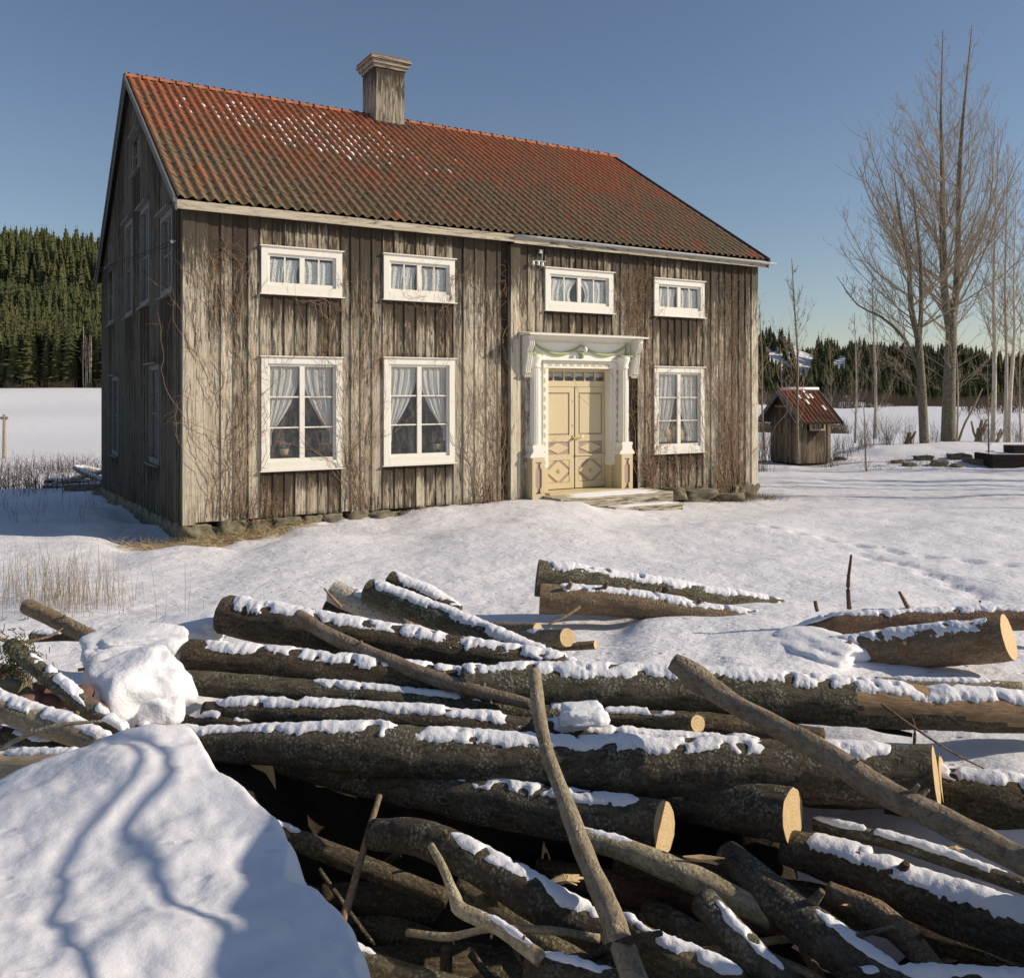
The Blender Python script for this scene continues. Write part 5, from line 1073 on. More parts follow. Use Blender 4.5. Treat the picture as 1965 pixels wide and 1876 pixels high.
# ------------------------------------------------------------------ dry grass, shrubs
def grass(name,lab,spots,mat,hmin,hmax,lean=.35,r=.0022,seg=4):
    mb=MB()
    for (x,y,rad,n_) in spots:
        for i in range(n_):
            gx=x+random.gauss(0,rad); gy=y+random.gauss(0,rad); z=g1(gx,gy) if n_<30 else gz_fast(gx,gy); h=random.uniform(hmin,hmax); a=random.uniform(0,6.28); l=random.gauss(0,lean)
            pts=[(gx+math.cos(a)*l*h*(u**1.8),gy+math.sin(a)*l*h*(u**1.8),z-.03+h*u*(1-.25*abs(l)*u)) for u in np.linspace(0,1,seg)]
            mb.tube(pts,np.linspace(r,r*.35,seg),3,cap=False)
    o=mk(name,mb,M[mat],None,origin=(spots[0][0],spots[0][1],g1(*spots[0][:2]))); tag(o,lab,'grass',kind='stuff'); return o
_gc={}
def gz_fast(x,y):
    k=(round(x*4),round(y*4))
    if k not in _gc: _gc[k]=g1(k[0]/4,k[1]/4)
    return _gc[k]
def xy(px,Y): return (px-CX)/F*Y,Y
sp=[(*xy(px,Y),.22,n_) for px,Y,n_ in ((110,9.3,90),(150,8.8,80),(60,9.6,60),(180,8.9,45),(20,9.2,30),(340,8.2,6),(90,8.4,14))]
grass('dry_grass','pale dry grass stalks standing in snow at the left','%s'and sp,'grass',.2,.66,.25,.0026)
sp=[(L2W(t_,y_,0).x,L2W(t_,y_,0).y,.14,n_) for t_,y_,n_ in ((-.1,-.25,260),(.3,-.3,340),(.7,-.3,340),(1.1,-.25,300),(1.5,-.2,240),(-.3,.1,160),(1.9,-.15,90),(-.6,.2,120),(-.3,-.6,90),(.2,-.65,60),(-.9,.3,40))]
grass('matted_grass','matted brown grass at the foot of the near house corner',sp,'grass',.08,.30,1.3,.004)
sp=[(L2W(t_,y_,0).x,L2W(t_,y_,0).y,.2,n_) for t_,y_,n_ in ((12.2,-.5,150),(12.8,-.4,180),(13.3,-.3,140),(11.6,-.3,90),(5.2,-.1,60),(6,-.1,60),(4.2,-.1,40))]
grass('brown_litter','brown dead stems under the right end of the house',sp,'grass2',.08,.25,1.4,.004)
sp=[(*xy(px,Y),.9,n_) for px,Y,n_ in [(random.uniform(-80,200),random.uniform(27,42),60) for _ in range(22)]]
grass('reed_bed','low brown dry reeds and shrubs along the field left of house',sp,'farshrub',.25,.9,.6,.009)
sp=[(*xy(px,Y),.8,8) for px,Y in [(random.uniform(-80,180),random.uniform(17,24)) for _ in range(10)]]
grass('weed_stalks','thin dark weed stalks standing in the shaded snow','%s'and sp,'twig',.3,.8,.25,.004)
def shrub(lab,px,Y,n_,h,seed,spread=.5,mat='twig',r=.006):
    rnd=random.Random(seed); mb=MB(); x,y=xy(px,Y); z=g1(x,y)-.05
    for i in range(n_):
        a=rnd.uniform(0,6.28); l=rnd.uniform(.1,1)*spread; hh=h*rnd.uniform(.45,1); b=(rnd.gauss(0,.16),rnd.gauss(0,.16)); pts=[Vector((b[0]+math.cos(a)*l*hh*u**1.3+rnd.gauss(0,.015),b[1]+math.sin(a)*l*hh*u**1.3,hh*u)) for u in np.linspace(0,1,6)]
        mb.tube(pts,np.linspace(r,r*.3,6),3,cap=False)
        for q in range(3):
            k=rnd.randint(1,4); p=pts[k]; d=Vector((rnd.gauss(0,.5),rnd.gauss(0,.5),1)).normalized()*hh*rnd.uniform(.15,.4); mb.tube([p,p+d*.5,p+d],[r*.5,r*.4,r*.2],3,cap=False)
    o=mk('dry_shrub',mb,M[mat]); o.location=(x,y,z); tag(o,lab,'shrub','leafless shrubs beyond the yard')
shrub('dry shrub close against the right wall of the outhouse',1606,34,40,1.2,1); shrub('small leafless shrub just right of the outhouse corner',1625,35.5,30,1.1,2)
shrub('bushy leafless shrub before the thin birch stems',1660,37,60,1.5,3,.6); shrub('broad leafless shrub on top of the snow bank',1700,38,70,1.5,4,.7); shrub('leafless shrub left of the slender twin tree',1740,38.5,50,1.3,5,.6)
shrub('leafless shrub between the two largest trees',1795,40,35,1.1,6); shrub('leafless shrub by the sawn stump cluster',1890,40,40,1.3,7); shrub('leafless shrub at the far right tree',1950,41,40,1.3,8)
shrub('leafless shrub behind the right house corner',1458,30,34,2.2,9,.4); shrub('leafless shrub left of the outhouse door',1470,34,34,1.6,10,.5)
shrub('small dark shrub at the foot of the outhouse',1590,32.5,30,.8,11,.8)
# ------------------------------------------------------------------ bare trees
def grow(mbs,stem_pts,stem_r,nb,blen,rnd,up=.55,levels=2,start=.25,rmin=.008,ang=(.6,1.1),tw=12,tl=.33,side=None):
    c,par=catmull(stem_pts,.5); n=len(c); r=np.interp(par,range(len(stem_r)),stem_r); mbs[0].tube(c,r,12 if stem_r[0]>.15 else 8)
    Ls=sum((c[i+1]-c[i]).length for i in range(n-1))
    for q in range(nb):
        u=start+(1-start)*(q+rnd.random())/nb; u=min(u,.995); i=int(u*(n-1)); p=c[i]; ax=(c[min(i+1,n-1)]-c[max(i-1,0)]).normalized()
        a=rnd.uniform(0,6.28) if side is None or rnd.random()>.6 else rnd.gauss(side,.7)
        out=Vector((math.cos(a),math.sin(a),0)); th=rnd.uniform(*ang); d=(out*math.sin(th)+ax*math.cos(th)).normalized()
        L=blen(u)*rnd.uniform(.65,1.15); rb=max(rmin*1.4,min(r[i]*.42,L*.0068)); branch(mbs,p,d,L,rb,levels,rnd,up,rmin,tw,tl)
def branch(mbs,p,d,L,r,lv,rnd,up,rmin,tw,tl):
    seg=6 if lv>0 else 4; pts=[p]; q=p.copy(); dd=d.copy()
    for k in range(seg):
        dd=(dd+Vector((rnd.gauss(0,.10),rnd.gauss(0,.10),rnd.gauss(0,.06)+up*.32))).normalized(); q=q+dd*L/seg; pts.append(q.copy())
    mbs[1].tube(pts,np.linspace(r,max(rmin*.55,r*.25),len(pts)),5 if r>.03 else 3,cap=False)
    if lv<=0: return
    n=max(2,int(tw*(.5+L/5.0)) if lv>1 else max(3,int(tw*.5)))
    for j in range(n):
        u=rnd.uniform(.12,1.0); f=u*seg; i=min(int(f),seg-1); b=pts[i].lerp(pts[i+1],f-i); ax=(pts[i+1]-pts[i]).normalized(); o=Vector((rnd.gauss(0,1),rnd.gauss(0,1),rnd.gauss(0,.6))); o=(o-ax*o.dot(ax)).normalized(); th=rnd.uniform(.45,.95)
        nd=(ax*math.cos(th)+o*math.sin(th)).normalized(); branch(mbs,b,nd,L*tl*rnd.uniform(.5,1.2)*(1-.45*u),max(rmin*.8,r*.42*(1-.5*u)),lv-1,rnd,up*.9,rmin,tw,tl)
def finish_tree(name,lab,mbs,base,bark,twig,group=None):
    root=empty(name,base); tag(root,lab,'tree',group)
    mk('trunk',mbs[0],M[bark],root,True).location=(0,0,0); mk('branches',mbs[1],M[twig],root,False)
    for ch in root.children:
        me=ch.data; v=np.empty(len(me.vertices)*3); me.vertices.foreach_get('co',v); v=v.reshape(-1,3)-np.array(tuple(base)); me.vertices.foreach_set('co',v.ravel()); me.update()
    return root
def Q(px,py,Y): return P(px,py,Y)
rnd=random.Random(11)
# large two-stemmed aspen
mbs=[MB(),MB()]; Y=41
st=[Q(1819,866,Y),Q(1819,846,Y),Q(1821,740,Y),Q(1825,640,Y),Q(1824,596,Y),Q(1824,575,Y)]; mbs[0].tube(catmull(st,.5)[0],np.interp(np.linspace(0,1,len(catmull(st,.5)[0])),[0,.08,.5,.88,1],[.42,.33,.27,.23,.09]),14)
grow(mbs,[Q(1823,640,Y),Q(1812,560,Y-.1),Q(1809,450,Y-.3),Q(1808,330,Y-.3),Q(1805,220,Y),Q(1809,60,Y)],[.19,.17,.14,.10,.055,.012],60,lambda u: 8.2*(1.03-u)**1.3+.6,rnd,.5,2,.02,.0056,(.6,1.1),13)
grow(mbs,[Q(1826,630,Y),Q(1834,560,Y+.2),Q(1838,470,Y+.4),Q(1841,320,Y+.4),Q(1851,190,Y+.3),Q(1865,48,Y+.2)],[.18,.16,.13,.10,.055,.012],52,lambda u: 6.6*(1.03-u)**1.35+.6,rnd,.55,2,.02,.0056,(.55,1.1),12)
grow(mbs,[Q(1820,800,Y),Q(1825,600,Y)],[.05,.05],16,lambda u: 3.6,rnd,.25,2,.2,.008,(.9,1.4),9)
finish_tree('aspen_tree','tallest bare tree with thick trunk forking into two stems',mbs,Q(1819,846,Y),'aspen','aspentwig')
# T2 leaning to the left
mbs=[MB(),MB()]; Y=39.5
st=[Q(1774,862,Y),Q(1773,842,Y),Q(1768,740,Y),Q(1762,650,Y)]; mbs[0].tube(catmull(st,.5)[0],np.linspace(.21,.155,len(catmull(st,.5)[0])),12)
grow(mbs,[Q(1763,655,Y),Q(1748,590,Y),Q(1743,500,Y),Q(1728,430,Y),Q(1715,330,Y)],[.15,.13,.1,.06,.012],40,lambda u: 6.2*(1.02-u)**.7,rnd,.42,2,.05,.0062,(.6,1.2),11,side=math.pi)
grow(mbs,[Q(1763,655,Y),Q(1767,600,Y),Q(1766,500,Y),Q(1757,420,Y),Q(1750,350,Y)],[.12,.1,.08,.05,.012],26,lambda u: 4.4*(1.02-u)**.7,rnd,.42,2,.05,.0062,(.5,1.0),12)
grow(mbs,[Q(1766,720,Y),Q(1735,650,Y),Q(1690,608,Y),Q(1645,585,Y),Q(1605,530,Y)],[.09,.075,.055,.035,.01],22,lambda u: 3.0*(1.1-u),rnd,.6,2,.1,.008,(.4,1.0),10)
grow(mbs,[Q(1767,760,Y),Q(1740,725,Y),Q(1700,700,Y)],[.06,.05,.02],12,lambda u: 1.6,rnd,.3,2,.1,.008,(.4,1.0),9)
finish_tree('bare_tree','second bare tree leaning left beside the tallest one',mbs,Q(1773,842,Y),'aspen','aspentwig')
def pole_tree(lab,pts,r0,nb,bl,seed,bark='birch',twig='aspentwig',start=.3,tw=10,name='birch_tree',lv=2,up=.55):
    mbs=[MB(),MB()]; rn=random.Random(seed); n=len(pts); grow(mbs,[Q(*p) for p in pts],list(np.linspace(r0,.012,n)),nb,lambda u: bl*(1.03-u)**.6,rn,up,lv,start,.006,(.5,1.0),tw); return finish_tree(name,lab,mbs,Q(*pts[0]),bark,twig,'bare trees beyond the yard')
pole_tree('straight pale birch right of the tallest tree',[(1905,850,42),(1908,700,42),(1906,560,42),(1909,430,42),(1912,290,42)],.125,46,3.8,21)
pole_tree('slim birch stem second from the right edge',[(1928,850,43),(1931,700,43),(1928,560,43),(1931,430,43),(1935,270,43)],.095,42,3.4,22)
pole_tree('leaning birch near the right edge of the picture',[(1934,850,41.5),(1938,760,41.5),(1946,640,41.5),(1945,520,41.5),(1952,330,41.5)],.12,42,3.6,23)
pole_tree('birch partly cut by the right edge of the picture',[(1985,850,42),(1982,650,42),(1978,450,42),(1975,330,42)],.14,40,4,24)
pole_tree('thin young birch left of the leaning tree',[(1678,842,40),(1680,740,40),(1675,620,40),(1672,520,40)],.085,30,2.6,25,start=.2)
pole_tree('young birch nearest the outhouse on its right',[(1640,850,39),(1643,740,39),(1639,600,39)],.06,24,2.0,26,start=.2)
pole_tree('thin stem standing close beside the tallest trunk',[(1836,850,41.5),(1838,760,41.5),(1836,680,41.5)],.06,16,1.4,27,start=.3)
pole_tree('bare sapling rising in front of the outhouse roof',[(1530,888,31.5),(1529,780,31.5),(1530,680,31.5),(1524,590,31.5),(1519,496,31.5)],.062,34,2.2,28,bark='smooth',start=.22,name='bare_sapling')
pole_tree('slim bare sapling between house corner and outhouse',[(1466,864,33),(1462,780,33),(1462,690,33),(1456,585,33)],.045,22,1.5,29,bark='smooth',start=.25,name='bare_sapling')
pole_tree('thin bare sapling in front of the snow bank',[(1662,906,30),(1660,860,30),(1659,820,30),(1657,780,30)],.03,12,.9,30,bark='smooth',start=.2,name='bare_sapling',lv=1)
pole_tree('thin bare sapling beside the dark trough at right',[(1897,886,31.5),(1896,800,31.5),(1894,700,31.5)],.035,16,1.1,31,bark='smooth',start=.2,name='bare_sapling')
pole_tree('leafless sapling rising behind the outhouse roof',[(1592,840,38),(1594,740,38),(1590,640,38)],.035,18,1.5,32,bark='smooth',start=.2,name='bare_sapling')
pole_tree('leafless sapling behind outhouse left of its ridge',[(1500,850,38),(1500,760,38),(1496,660,38)],.035,18,1.4,33,bark='smooth',start=.2,name='bare_sapling')
pole_tree('leafless sapling far right beyond the snow bank',[(1958,848,44),(1956,740,44),(1958,600,44)],.05,22,2.0,34,start=.2,name='bare_sapling')
# trees outside the frame on the sunny side: their shadows streak the yard
for k,(x,y,h) in enumerate(((24,21,11),(29,24.5,13),(22,26.5,10),(33,29,13),(27,18.2,9),(38,22,12),(19.5,23.6,7),(30,32,12),(36,26,13),(25,30,9))):
    mbs=[MB(),MB()]; rn=random.Random(50+k); z=g1(x,y); pts=[Vector((x,y,z-.1)),Vector((x+.1,y,z+h*.4)),Vector((x,y+.1,z+h*.75)),Vector((x,y,z+h))]
    grow(mbs,pts,[.17,.13,.08,.01],34,lambda u: 3.4*(1.03-u)**.6,rn,.5,1,.15,.012,(.5,1.1),12); finish_tree('bare_tree','bare tree standing right of the picture',mbs,(x,y,z),'aspen','aspentwig','bare trees outside the picture')
# leaning alder beside the photographer (casts the stem shadows on the snow heap)
mbs=[MB(),MB()]; rn=random.Random(5)
for pl,r0_,r1_ in (([(2.3,.8,.2),(2.36,1.6,1.5),(2.41,2.18,2.35),(2.5,2.9,2.65),(2.58,3.57,2.9),(2.8,4.2,3.6)],.017,.012),
    ([(2.5,.8,.2),(2.6,1.6,1.5),(2.65,2.2,2.25),(2.92,2.5,2.55),(3.08,3.0,2.9),(3.23,3.5,3.15),(3.3,4.2,4.0)],.024,.014),
    ([(3.2,.8,0),(2.9,1.5,1.3),(2.7,2.2,2.1),(2.72,2.8,2.28),(2.78,3.3,2.42)],.17,.14)):  # thick unseen trunk added to throw the broad shadow on the heap
    cc_=catmull([Vector(q) for q in pl],.12)[0]; mbs[0].tube(cc_,np.linspace(r0_,r1_,len(cc_)),9)
mbs[1].tube([(2.9,1.7,1.95),(3.2,1.8,2.2),(3.5,2.0,2.3)],[.03,.02,.01],5)
finish_tree('alder_tree','leaning alder stems and an added shading trunk right of the picture',mbs,(2.05,.6,.2),'smooth','twig')
# stump clusters
def stump(lab,px,Y,n_,h,seed,r=.05):
    rn=random.Random(seed); x,y=xy(px,Y); root=empty('coppiced_stump',(x,y,g1(x,y)-.05)); tag(root,lab,'stump','sawn off bushes on the snow bank')
    for i in range(n_):
        a=rn.uniform(0,6.28); l=rn.uniform(.1,.5); hh=h*rn.uniform(.5,1); mk('stem',MB().tube([(rn.gauss(0,.1),rn.gauss(0,.1),0),(math.cos(a)*l*hh*.5,math.sin(a)*l*hh*.5,hh*.5),(math.cos(a)*l*hh+.1*hh,math.sin(a)*l*hh,hh)],[r*1.2,r,r*.8],7),M['smooth'],root)
stump('large cluster of sawn stems right of the tallest tree',1876,40.5,9,1.1,1); stump('small sawn bush left of the leaning tree',1742,39.5,5,.75,2); stump('short sawn stems between the birches at right',1916,40.5,5,.7,3)
log('branch','dead stem leaning on the tallest trunk from the right','branch',[(1838,850,41),(1850,815,41),(1866,785,41),(1885,745,41)],[5,4,3.5,2],'smooth',None,.7,.02,(0,0),0,None,None,.05,0)

# rocks and debris on the bank, trough
for k,(px,py,Y,s_) in enumerate(((1770,884,33,.28),(1722,890,32.5,.2),(1838,881,33,.34),(1860,893,32.3,.22),(1800,900,31.5,.3),(1880,900,31.8,.3),(1900,872,34,.16),(1745,900,31.5,.24),(1835,905,31.2,.2),(1612,872,34,.18))):
    x,y=xy(px,Y); me=rock(None,s_,s_*.8,s_*.45,k+30,3,.5); me.materials[0]=M['stone']; o=link('mossy_stone',me); o.location=(x,y,g1(x,y)+s_*.12); tag(o,['stone poking from the snow bank below the leaning tree','small stone at the left of the bank','largest stone under the snow on the bank below the tallest tree','stone just below the largest bank stone','low stone near the bank foot in the middle','stone touching the left end of the dark trough','topmost little stone on the bank','stone low left on the bank foot','stone lowest at the foot of the bank','stone at the corner of the outhouse'][k],'stone','stones in the snow bank')
sp=[]
for px,Y,n_ in ((1770,33,30),(1722,32.5,26),(1838,33,30),(1860,32.3,26),(1800,31.4,40),(1880,31.8,30),(1745,31.5,36),(1620,33.5,30),(1690,31.2,20),(1830,31.2,26)): sp.append((*xy(px,Y),.33,n_))
grass('bank_grass','olive brown grass showing through the snow bank',sp,'grass2',.08,.3,1.2,.008)
x,y=xy(1905,31); z=g1(x,y)
tro=empty('timber_trough',(x,y,z-.1)); tag(tro,'dark low timber box with snow on top at the right edge','trough')
for q in range(3): mk('side_plank',MB().box(0,3.0,-.03,.03,.0+q*.19,.18+q*.19),M['rust'],tro)
mk('end_plank',MB().box(-.03,-.001,-.03,1.2,0,.565),M['rust'],tro); mk('back_plank',MB().box(0,3,1.17,1.2,0,.56),M['rust'],tro); mk('snow_cover',MB().box(0,3,.031,1.16,.45,.58),M['cap'],tro)
mk('lid_block',MB().box(1.0-.55+.4,3,.2,.9,.59,.85),M['rust'],tro)

# ------------------------------------------------------------------ outhouse
SX=P(1530,888,33).x; SY=33.0; sz0=-.38-.02
sh=empty('outhouse',(SX,SY,sz0),R(21)); tag(sh,'small weathered board outhouse with red tiled roof and one window','outhouse')
# local x = along the window wall (to the right, away), local y = depth to the left/away
shL=1.42; shD=1.55; shH=1.92; rgH=2.60
def sbox(nm,x0,x1,y0,y1,z0,z1,mat='shedboard',par=None,col=(.3,.5,0,1)): return mk(nm,MB().box(x0,x1,y0,y1,z0,z1),M[mat],par or sh,color=col)
yaw=R(21)
# window wall (y=0), door gable wall (x=0)
x=0
wx0,wx1,wz0,wz1=.52,1.22,1.20,1.74
while x<shL-.01:
    w=min(random.uniform(.16,.22),shL-x); m=x+w/2
    segs=[(0,shH)] if not wx0-.05<m<wx1+.05 else [(0,wz0),(wz1,shH)]
    for a,b in segs: sbox('board',x+.004,x+w-.004,-.03-random.uniform(0,.012),0,a,b,col=(random.uniform(.1,.6),random.uniform(.35,.62),0,1))
    x+=w
y=0
while y<shD-.01:
    w=min(random.uniform(.16,.22),shD-y); m=y+w/2; top=shH+(rgH-shH)*(1-abs(m-shD/2)/(shD/2))
    sbox('board',-.03-random.uniform(0,.012),0,y+.004,y+w-.004,0,top,col=(random.uniform(.1,.6),random.uniform(.3,.5),0,1)); y+=w
mk('back_wall',MB().box(0.001,shL,shD-.03,shD,0,shH).box(shL-.03,shL,.0,shD-.03,0,shH).prism([(0,shH),(shD,shH),(shD/2,rgH)],shL-.03,shL,axis='x'),M['shedboard'],sh)
mk('shed_floor',MB().box(.01,shL-.04,.01,shD-.04,-.3,.03),M['dark'],sh)
for a in ((-.075,-.031),):
    sbox('corner_post',-.05,.10,-.06,-.043,0,shH,col=(0,.6,0,1)); sbox('corner_post',shL-.1,shL+.03,-.06,-.043,0,shH,col=(0,.5,0,1)); sbox('door_frame',-.06,-.044,.32,.40,0,2.05,col=(0,.5,0,1)); sbox('door_frame',-.06,-.044,1.2,1.28,0,2.05,col=(0,.5,0,1)); sbox('lintel_board',-.062,-.044,.32,1.28,2.06,2.16,col=(0,.5,0,1))
ww=mk('window',MB().box(wx0,wx0+.07,-.06,0,wz0,wz1).box(wx1-.07,wx1,-.06,0,wz0,wz1).box(wx0+.07,wx1-.07,-.06,0,wz1-.07,wz1).box(wx0+.07,wx1-.07,-.06,0,wz0,wz0+.07),M['pale'],sh)
for q in range(3):
    a=wx0+.07+(wx1-wx0-.14)*q/3; b=wx0+.07+(wx1-wx0-.14)*(q+1)/3
    if q: mk('glazing_bar',MB().box(a-.015,a+.015,-.04,0,wz0+.07,wz1-.07),M['pale'],ww)
    mk('pane',MB().box(a+.015,b-.015,-.012,-.008,wz0+.07,wz1-.07),M['glass'],ww)
o=mk('curtain',MB().add([(wx0+.07+(wx1-wx0-.14)*j/20,.05+.01*math.sin(j*1.4),z) for z in (wz1-.07,wz1-.25) for j in range(21)],[(j,j+1,22+j,21+j) for j in range(20)]),M['lace'],None,True,origin=(wx0,.05,wz0)); o.location=Matrix.Rotation(yaw,3,'Z')@Vector((wx0,.05,wz0))+Vector((SX,SY,sz0)); o.rotation_euler=(0,0,yaw); tag(o,'short white curtain in the small outhouse window','curtain')
# roof: ridge along x
ov=.24; oe=.58; tn=(rgH-shH)/(shD/2); pt=math.atan(tn)
for sg in (0,1):
    ys=-oe if sg==0 else shD+oe; zz=shH-oe*tn+.06; rp=rgH+.06
    mk('roof_deck',MB().prism([(ys,zz),(shD/2,rp),(shD/2,rp+.03),(ys,zz+.03)] if sg==0 else [(shD/2+.001,rp),(ys,zz),(ys,zz+.03),(shD/2+.001,rp+.03)],-ov,shL+ov*.7,axis='x'),M['dark'],sh)
    for xx in (-ov-.03,shL+ov*.7+.001): mk('barge_board',MB().prism([(ys,zz-.12),(shD/2,rp-.10),(shD/2,rp+.07),(ys,zz+.06)] if sg==0 else [(shD/2+.001,rp-.10),(ys,zz-.12),(ys,zz+.06),(shD/2+.001,rp+.07)],xx,xx+.03,axis='x'),M['barge'],sh,color=(0,.7,0,1))
M['tile2']=m_tile(sh,-.02); tmesh2=mesh_of('roof_tile',MB().add(tv,tf),M['tile2'],True)
cS=np.array([[1,0,0],[0,math.cos(pt),-math.sin(pt)],[0,math.sin(pt),math.cos(pt)]]); sl_=math.hypot(shD/2+oe,(shD/2+oe)*tn)
nr_=int(sl_/TR); snw=MB()
for c in range(int((shL+ov*1.7)/TW)):
    for r_ in range(nr_+1):
        d=r_*TR*.97; o=link('roof_tile',tmesh2,sh); o.location=(-ov+c*TW,-oe+d*math.cos(pt),shH-oe*tn+.09+d*math.sin(pt)); o.rotation_euler=(pt,0,0)
        if r_>=1 and random.random()<.10 and c>2:
            v=np.array([(TW*.42,.02,.06),(TW*.95,.02,.035),(TW*.95,.30,.03),(TW*.42,.26,.05),(TW*.5,.06,.07),(TW*.88,.06,.055),(TW*.88,.26,.05),(TW*.5,.22,.065)])@cS.T+np.array(tuple(o.location)); snw.add(v,[(0,1,5,4),(1,2,6,5),(2,3,7,6),(3,0,4,7),(4,5,6,7)])
o=mk('roof_snow',snw,M['cap'],sh,True); o['kind']='stuff'
mk('ridge_cap',MB().tube([(-ov,shD/2,rgH+.12),(shL+ov*.7,shD/2,rgH+.12)],.07,8),M['tile2'],sh)
mk('ridge_snow',MB().tube([(-ov+.1,shD/2-.02,rgH+.16),(shL+ov*.6,shD/2-.02,rgH+.16)],.06,8),M['cap'],sh,True)

# ------------------------------------------------------------------ left background: pole, wires, plank pile
x,y=xy(8,46); z=g1(x,y); up_=empty('utility_pole',(x,y,z)); tag(up_,'lone grey utility pole in the snow field at the left edge','pole'); mk('shaft',MB().tube([(0,0,-.3),(0,0,P(8,795,46).z-z)],[.11,.08],8),M['smooth'],up_); mk('crossarm',MB().box(-.2,.2,-.05,.05,P(8,795,46).z-z-.25,P(8,795,46).z-z-.12),M['smooth'],up_)
def wire(lab,a,b,sag,r=.008):
    pts=[a.lerp(b,u)+Vector((0,0,-sag*4*u*(1-u))) for u in np.linspace(0,1,24)]; o=mk('power_wire',MB().tube([p-a for p in pts],r,4),M['dark']); o.location=a; tag(o,lab,'wire','wires meeting the house gable')
wire('upper sagging wire running from the gable past the forest',L2W(-.12,.4,fw(354,457)[1]),P(-200,545,24),.5,.008)
wire('lower thin wire running from the gable to the left',L2W(-.12,.5,fw(354,462)[1]),P(-200,560,26),.5,.006)
gi=mk('gable_insulator',MB().tube([(0,.4,fw(354,458)[1]),(-.12,.4,fw(354,457)[1])],.01,6).lathe((-.13,.4,fw(354,458)[1]),[(.02,-.03),(.035,0),(.02,.03)],8),M['porc'],house,True)
for k,(px,py,Y,L_,rz,rx,mt) in enumerate(((150,918,31,1.7,.3,-.25,'pale'),(172,912,31,1.5,-.4,.35,'pale'),(184,920,30.5,1.3,.2,.5,'pale'),(135,925,31,1.6,.1,.05,'bark'),(165,932,30,1.4,-.1,-.08,'bark'),(190,905,32,1.4,.6,.3,'pale'),(120,936,30,1.2,.4,.1,'redbark'))):
    o=mk('discarded_plank',MB().box(-L_/2,L_/2,-.12,.12,-.05,.05),M[mt]); o.location=P(px,py,Y); o.rotation_euler=(0,rx,rz); tag(o,['pale plank slanting down on top of the debris pile','pale plank crossing the others near the house back corner','steepest pale plank in the debris pile','dark beam lying flat in the debris pile','dark beam lying at the front of the debris pile','pale plank farthest back in the debris pile','reddish plank lowest at the left of the debris pile'][k],'plank','debris pile behind the house')
    mk('snow_cover',MB().box(-L_/2+.05,L_/2-.05,-.11,.11,.051,.11),M['cap'],o)
for k,(px,py,Y) in enumerate(((175,950,27),(205,945,26),(240,958,24),(150,955,27))):
    o=link('foundation_rubble',rock(None,.4,.3,.14,k+70)); x,y=xy(px,Y); o.location=(x,y,g1(x,y)+.02); tag(o,['flat rubble stone beyond the house back corner','flat rubble stone against the back corner','rubble stone below the middle of the gable','rubble stone farthest left of the gable'][k],'stone')

# ------------------------------------------------------------------ forest
def spruce_arrays(seed,h=1.0,layers=17,nb=9,wd=.17):
    rn=random.Random(seed); v=[];f=[]
    def tri(a,b,c): 
        k=len(v); v.extend((a,b,c)); f.append((k,k+1,k+2))
    m_=7; k0=len(v)
    for hz,rz_ in ((.03,.5),(.35,.42),(.7,.2),(.93,.03)):
        for j in range(m_): v.append((wd*h*rz_*math.cos(6.283*j/m_)*rn.uniform(.8,1.15),wd*h*rz_*math.sin(6.283*j/m_)*rn.uniform(.8,1.15),h*hz))
    for q in range(3):
        for j in range(m_):
            a_=k0+q*m_+j; b_=k0+q*m_+(j+1)%m_; f.append((a_,b_,b_+m_)); f.append((a_,b_+m_,a_+m_))
    for l in range(layers):
        u=l/(layers-1); z=h*(.06+.92*u); R_=wd*h*(1-u)**.85*rn.uniform(.8,1.15)+.006*h
        for j in range(nb):
            if rn.random()<.12: continue
            a=2*math.pi*(j+rn.random()*.8)/nb; r_=R_*rn.uniform(.65,1.2); dz=-r_*rn.uniform(.15,.5); w=r_*rn.uniform(.28,.42)
            ca,sa=math.cos(a),math.sin(a); tip=(r_*ca,r_*sa,z+dz); m1=(r_*.45*ca-w*sa,r_*.45*sa+w*ca,z+dz*.45-.012*h); m2=(r_*.45*ca+w*sa,r_*.45*sa-w*ca,z+dz*.45-.012*h); top=(0,0,z+.035*h)
            tri(top,m1,tip); tri(top,tip,m2)
    return np.array(v),f
def pine_arrays(seed):
    rn=random.Random(seed); v=[];f=[]
    for i in range(110):
        u=rn.random(); z=.45+.53*u; rr_=.13*math.sin(math.pi*(1-u)*.8+.35)*rn.uniform(.3,1.1); a=rn.uniform(0,6.28); c=Vector((rr_*math.cos(a),rr_*math.sin(a),z)); s_=.035
        k=len(v); 
        for q in range(3): v.append(tuple(c+Vector((rn.gauss(0,s_),rn.gauss(0,s_),rn.gauss(0,s_*.6)))))
        f.append((k,k+1,k+2))
    return np.array(v),f
PR=[]
for k in range(5):
    v,f=spruce_arrays(k,1.0,[17,19,15,18,16][k],9,[.17,.14,.19,.155,.2][k]); mb=MB().add(v,f); mb.tube([(0,0,-.03),(0,0,.98)],[.012,.002],5,1); PR.append(mesh_of('spruce',mb,[M['needles'],M['twig']]))
v,f=pine_arrays(3); mb=MB().add(v,f); mb.tube([(0,0,-.03),(0,0,.95)],[.012,.004],5,1); PINE=mesh_of('pine',mb,[M['needles'],M['redbark']])
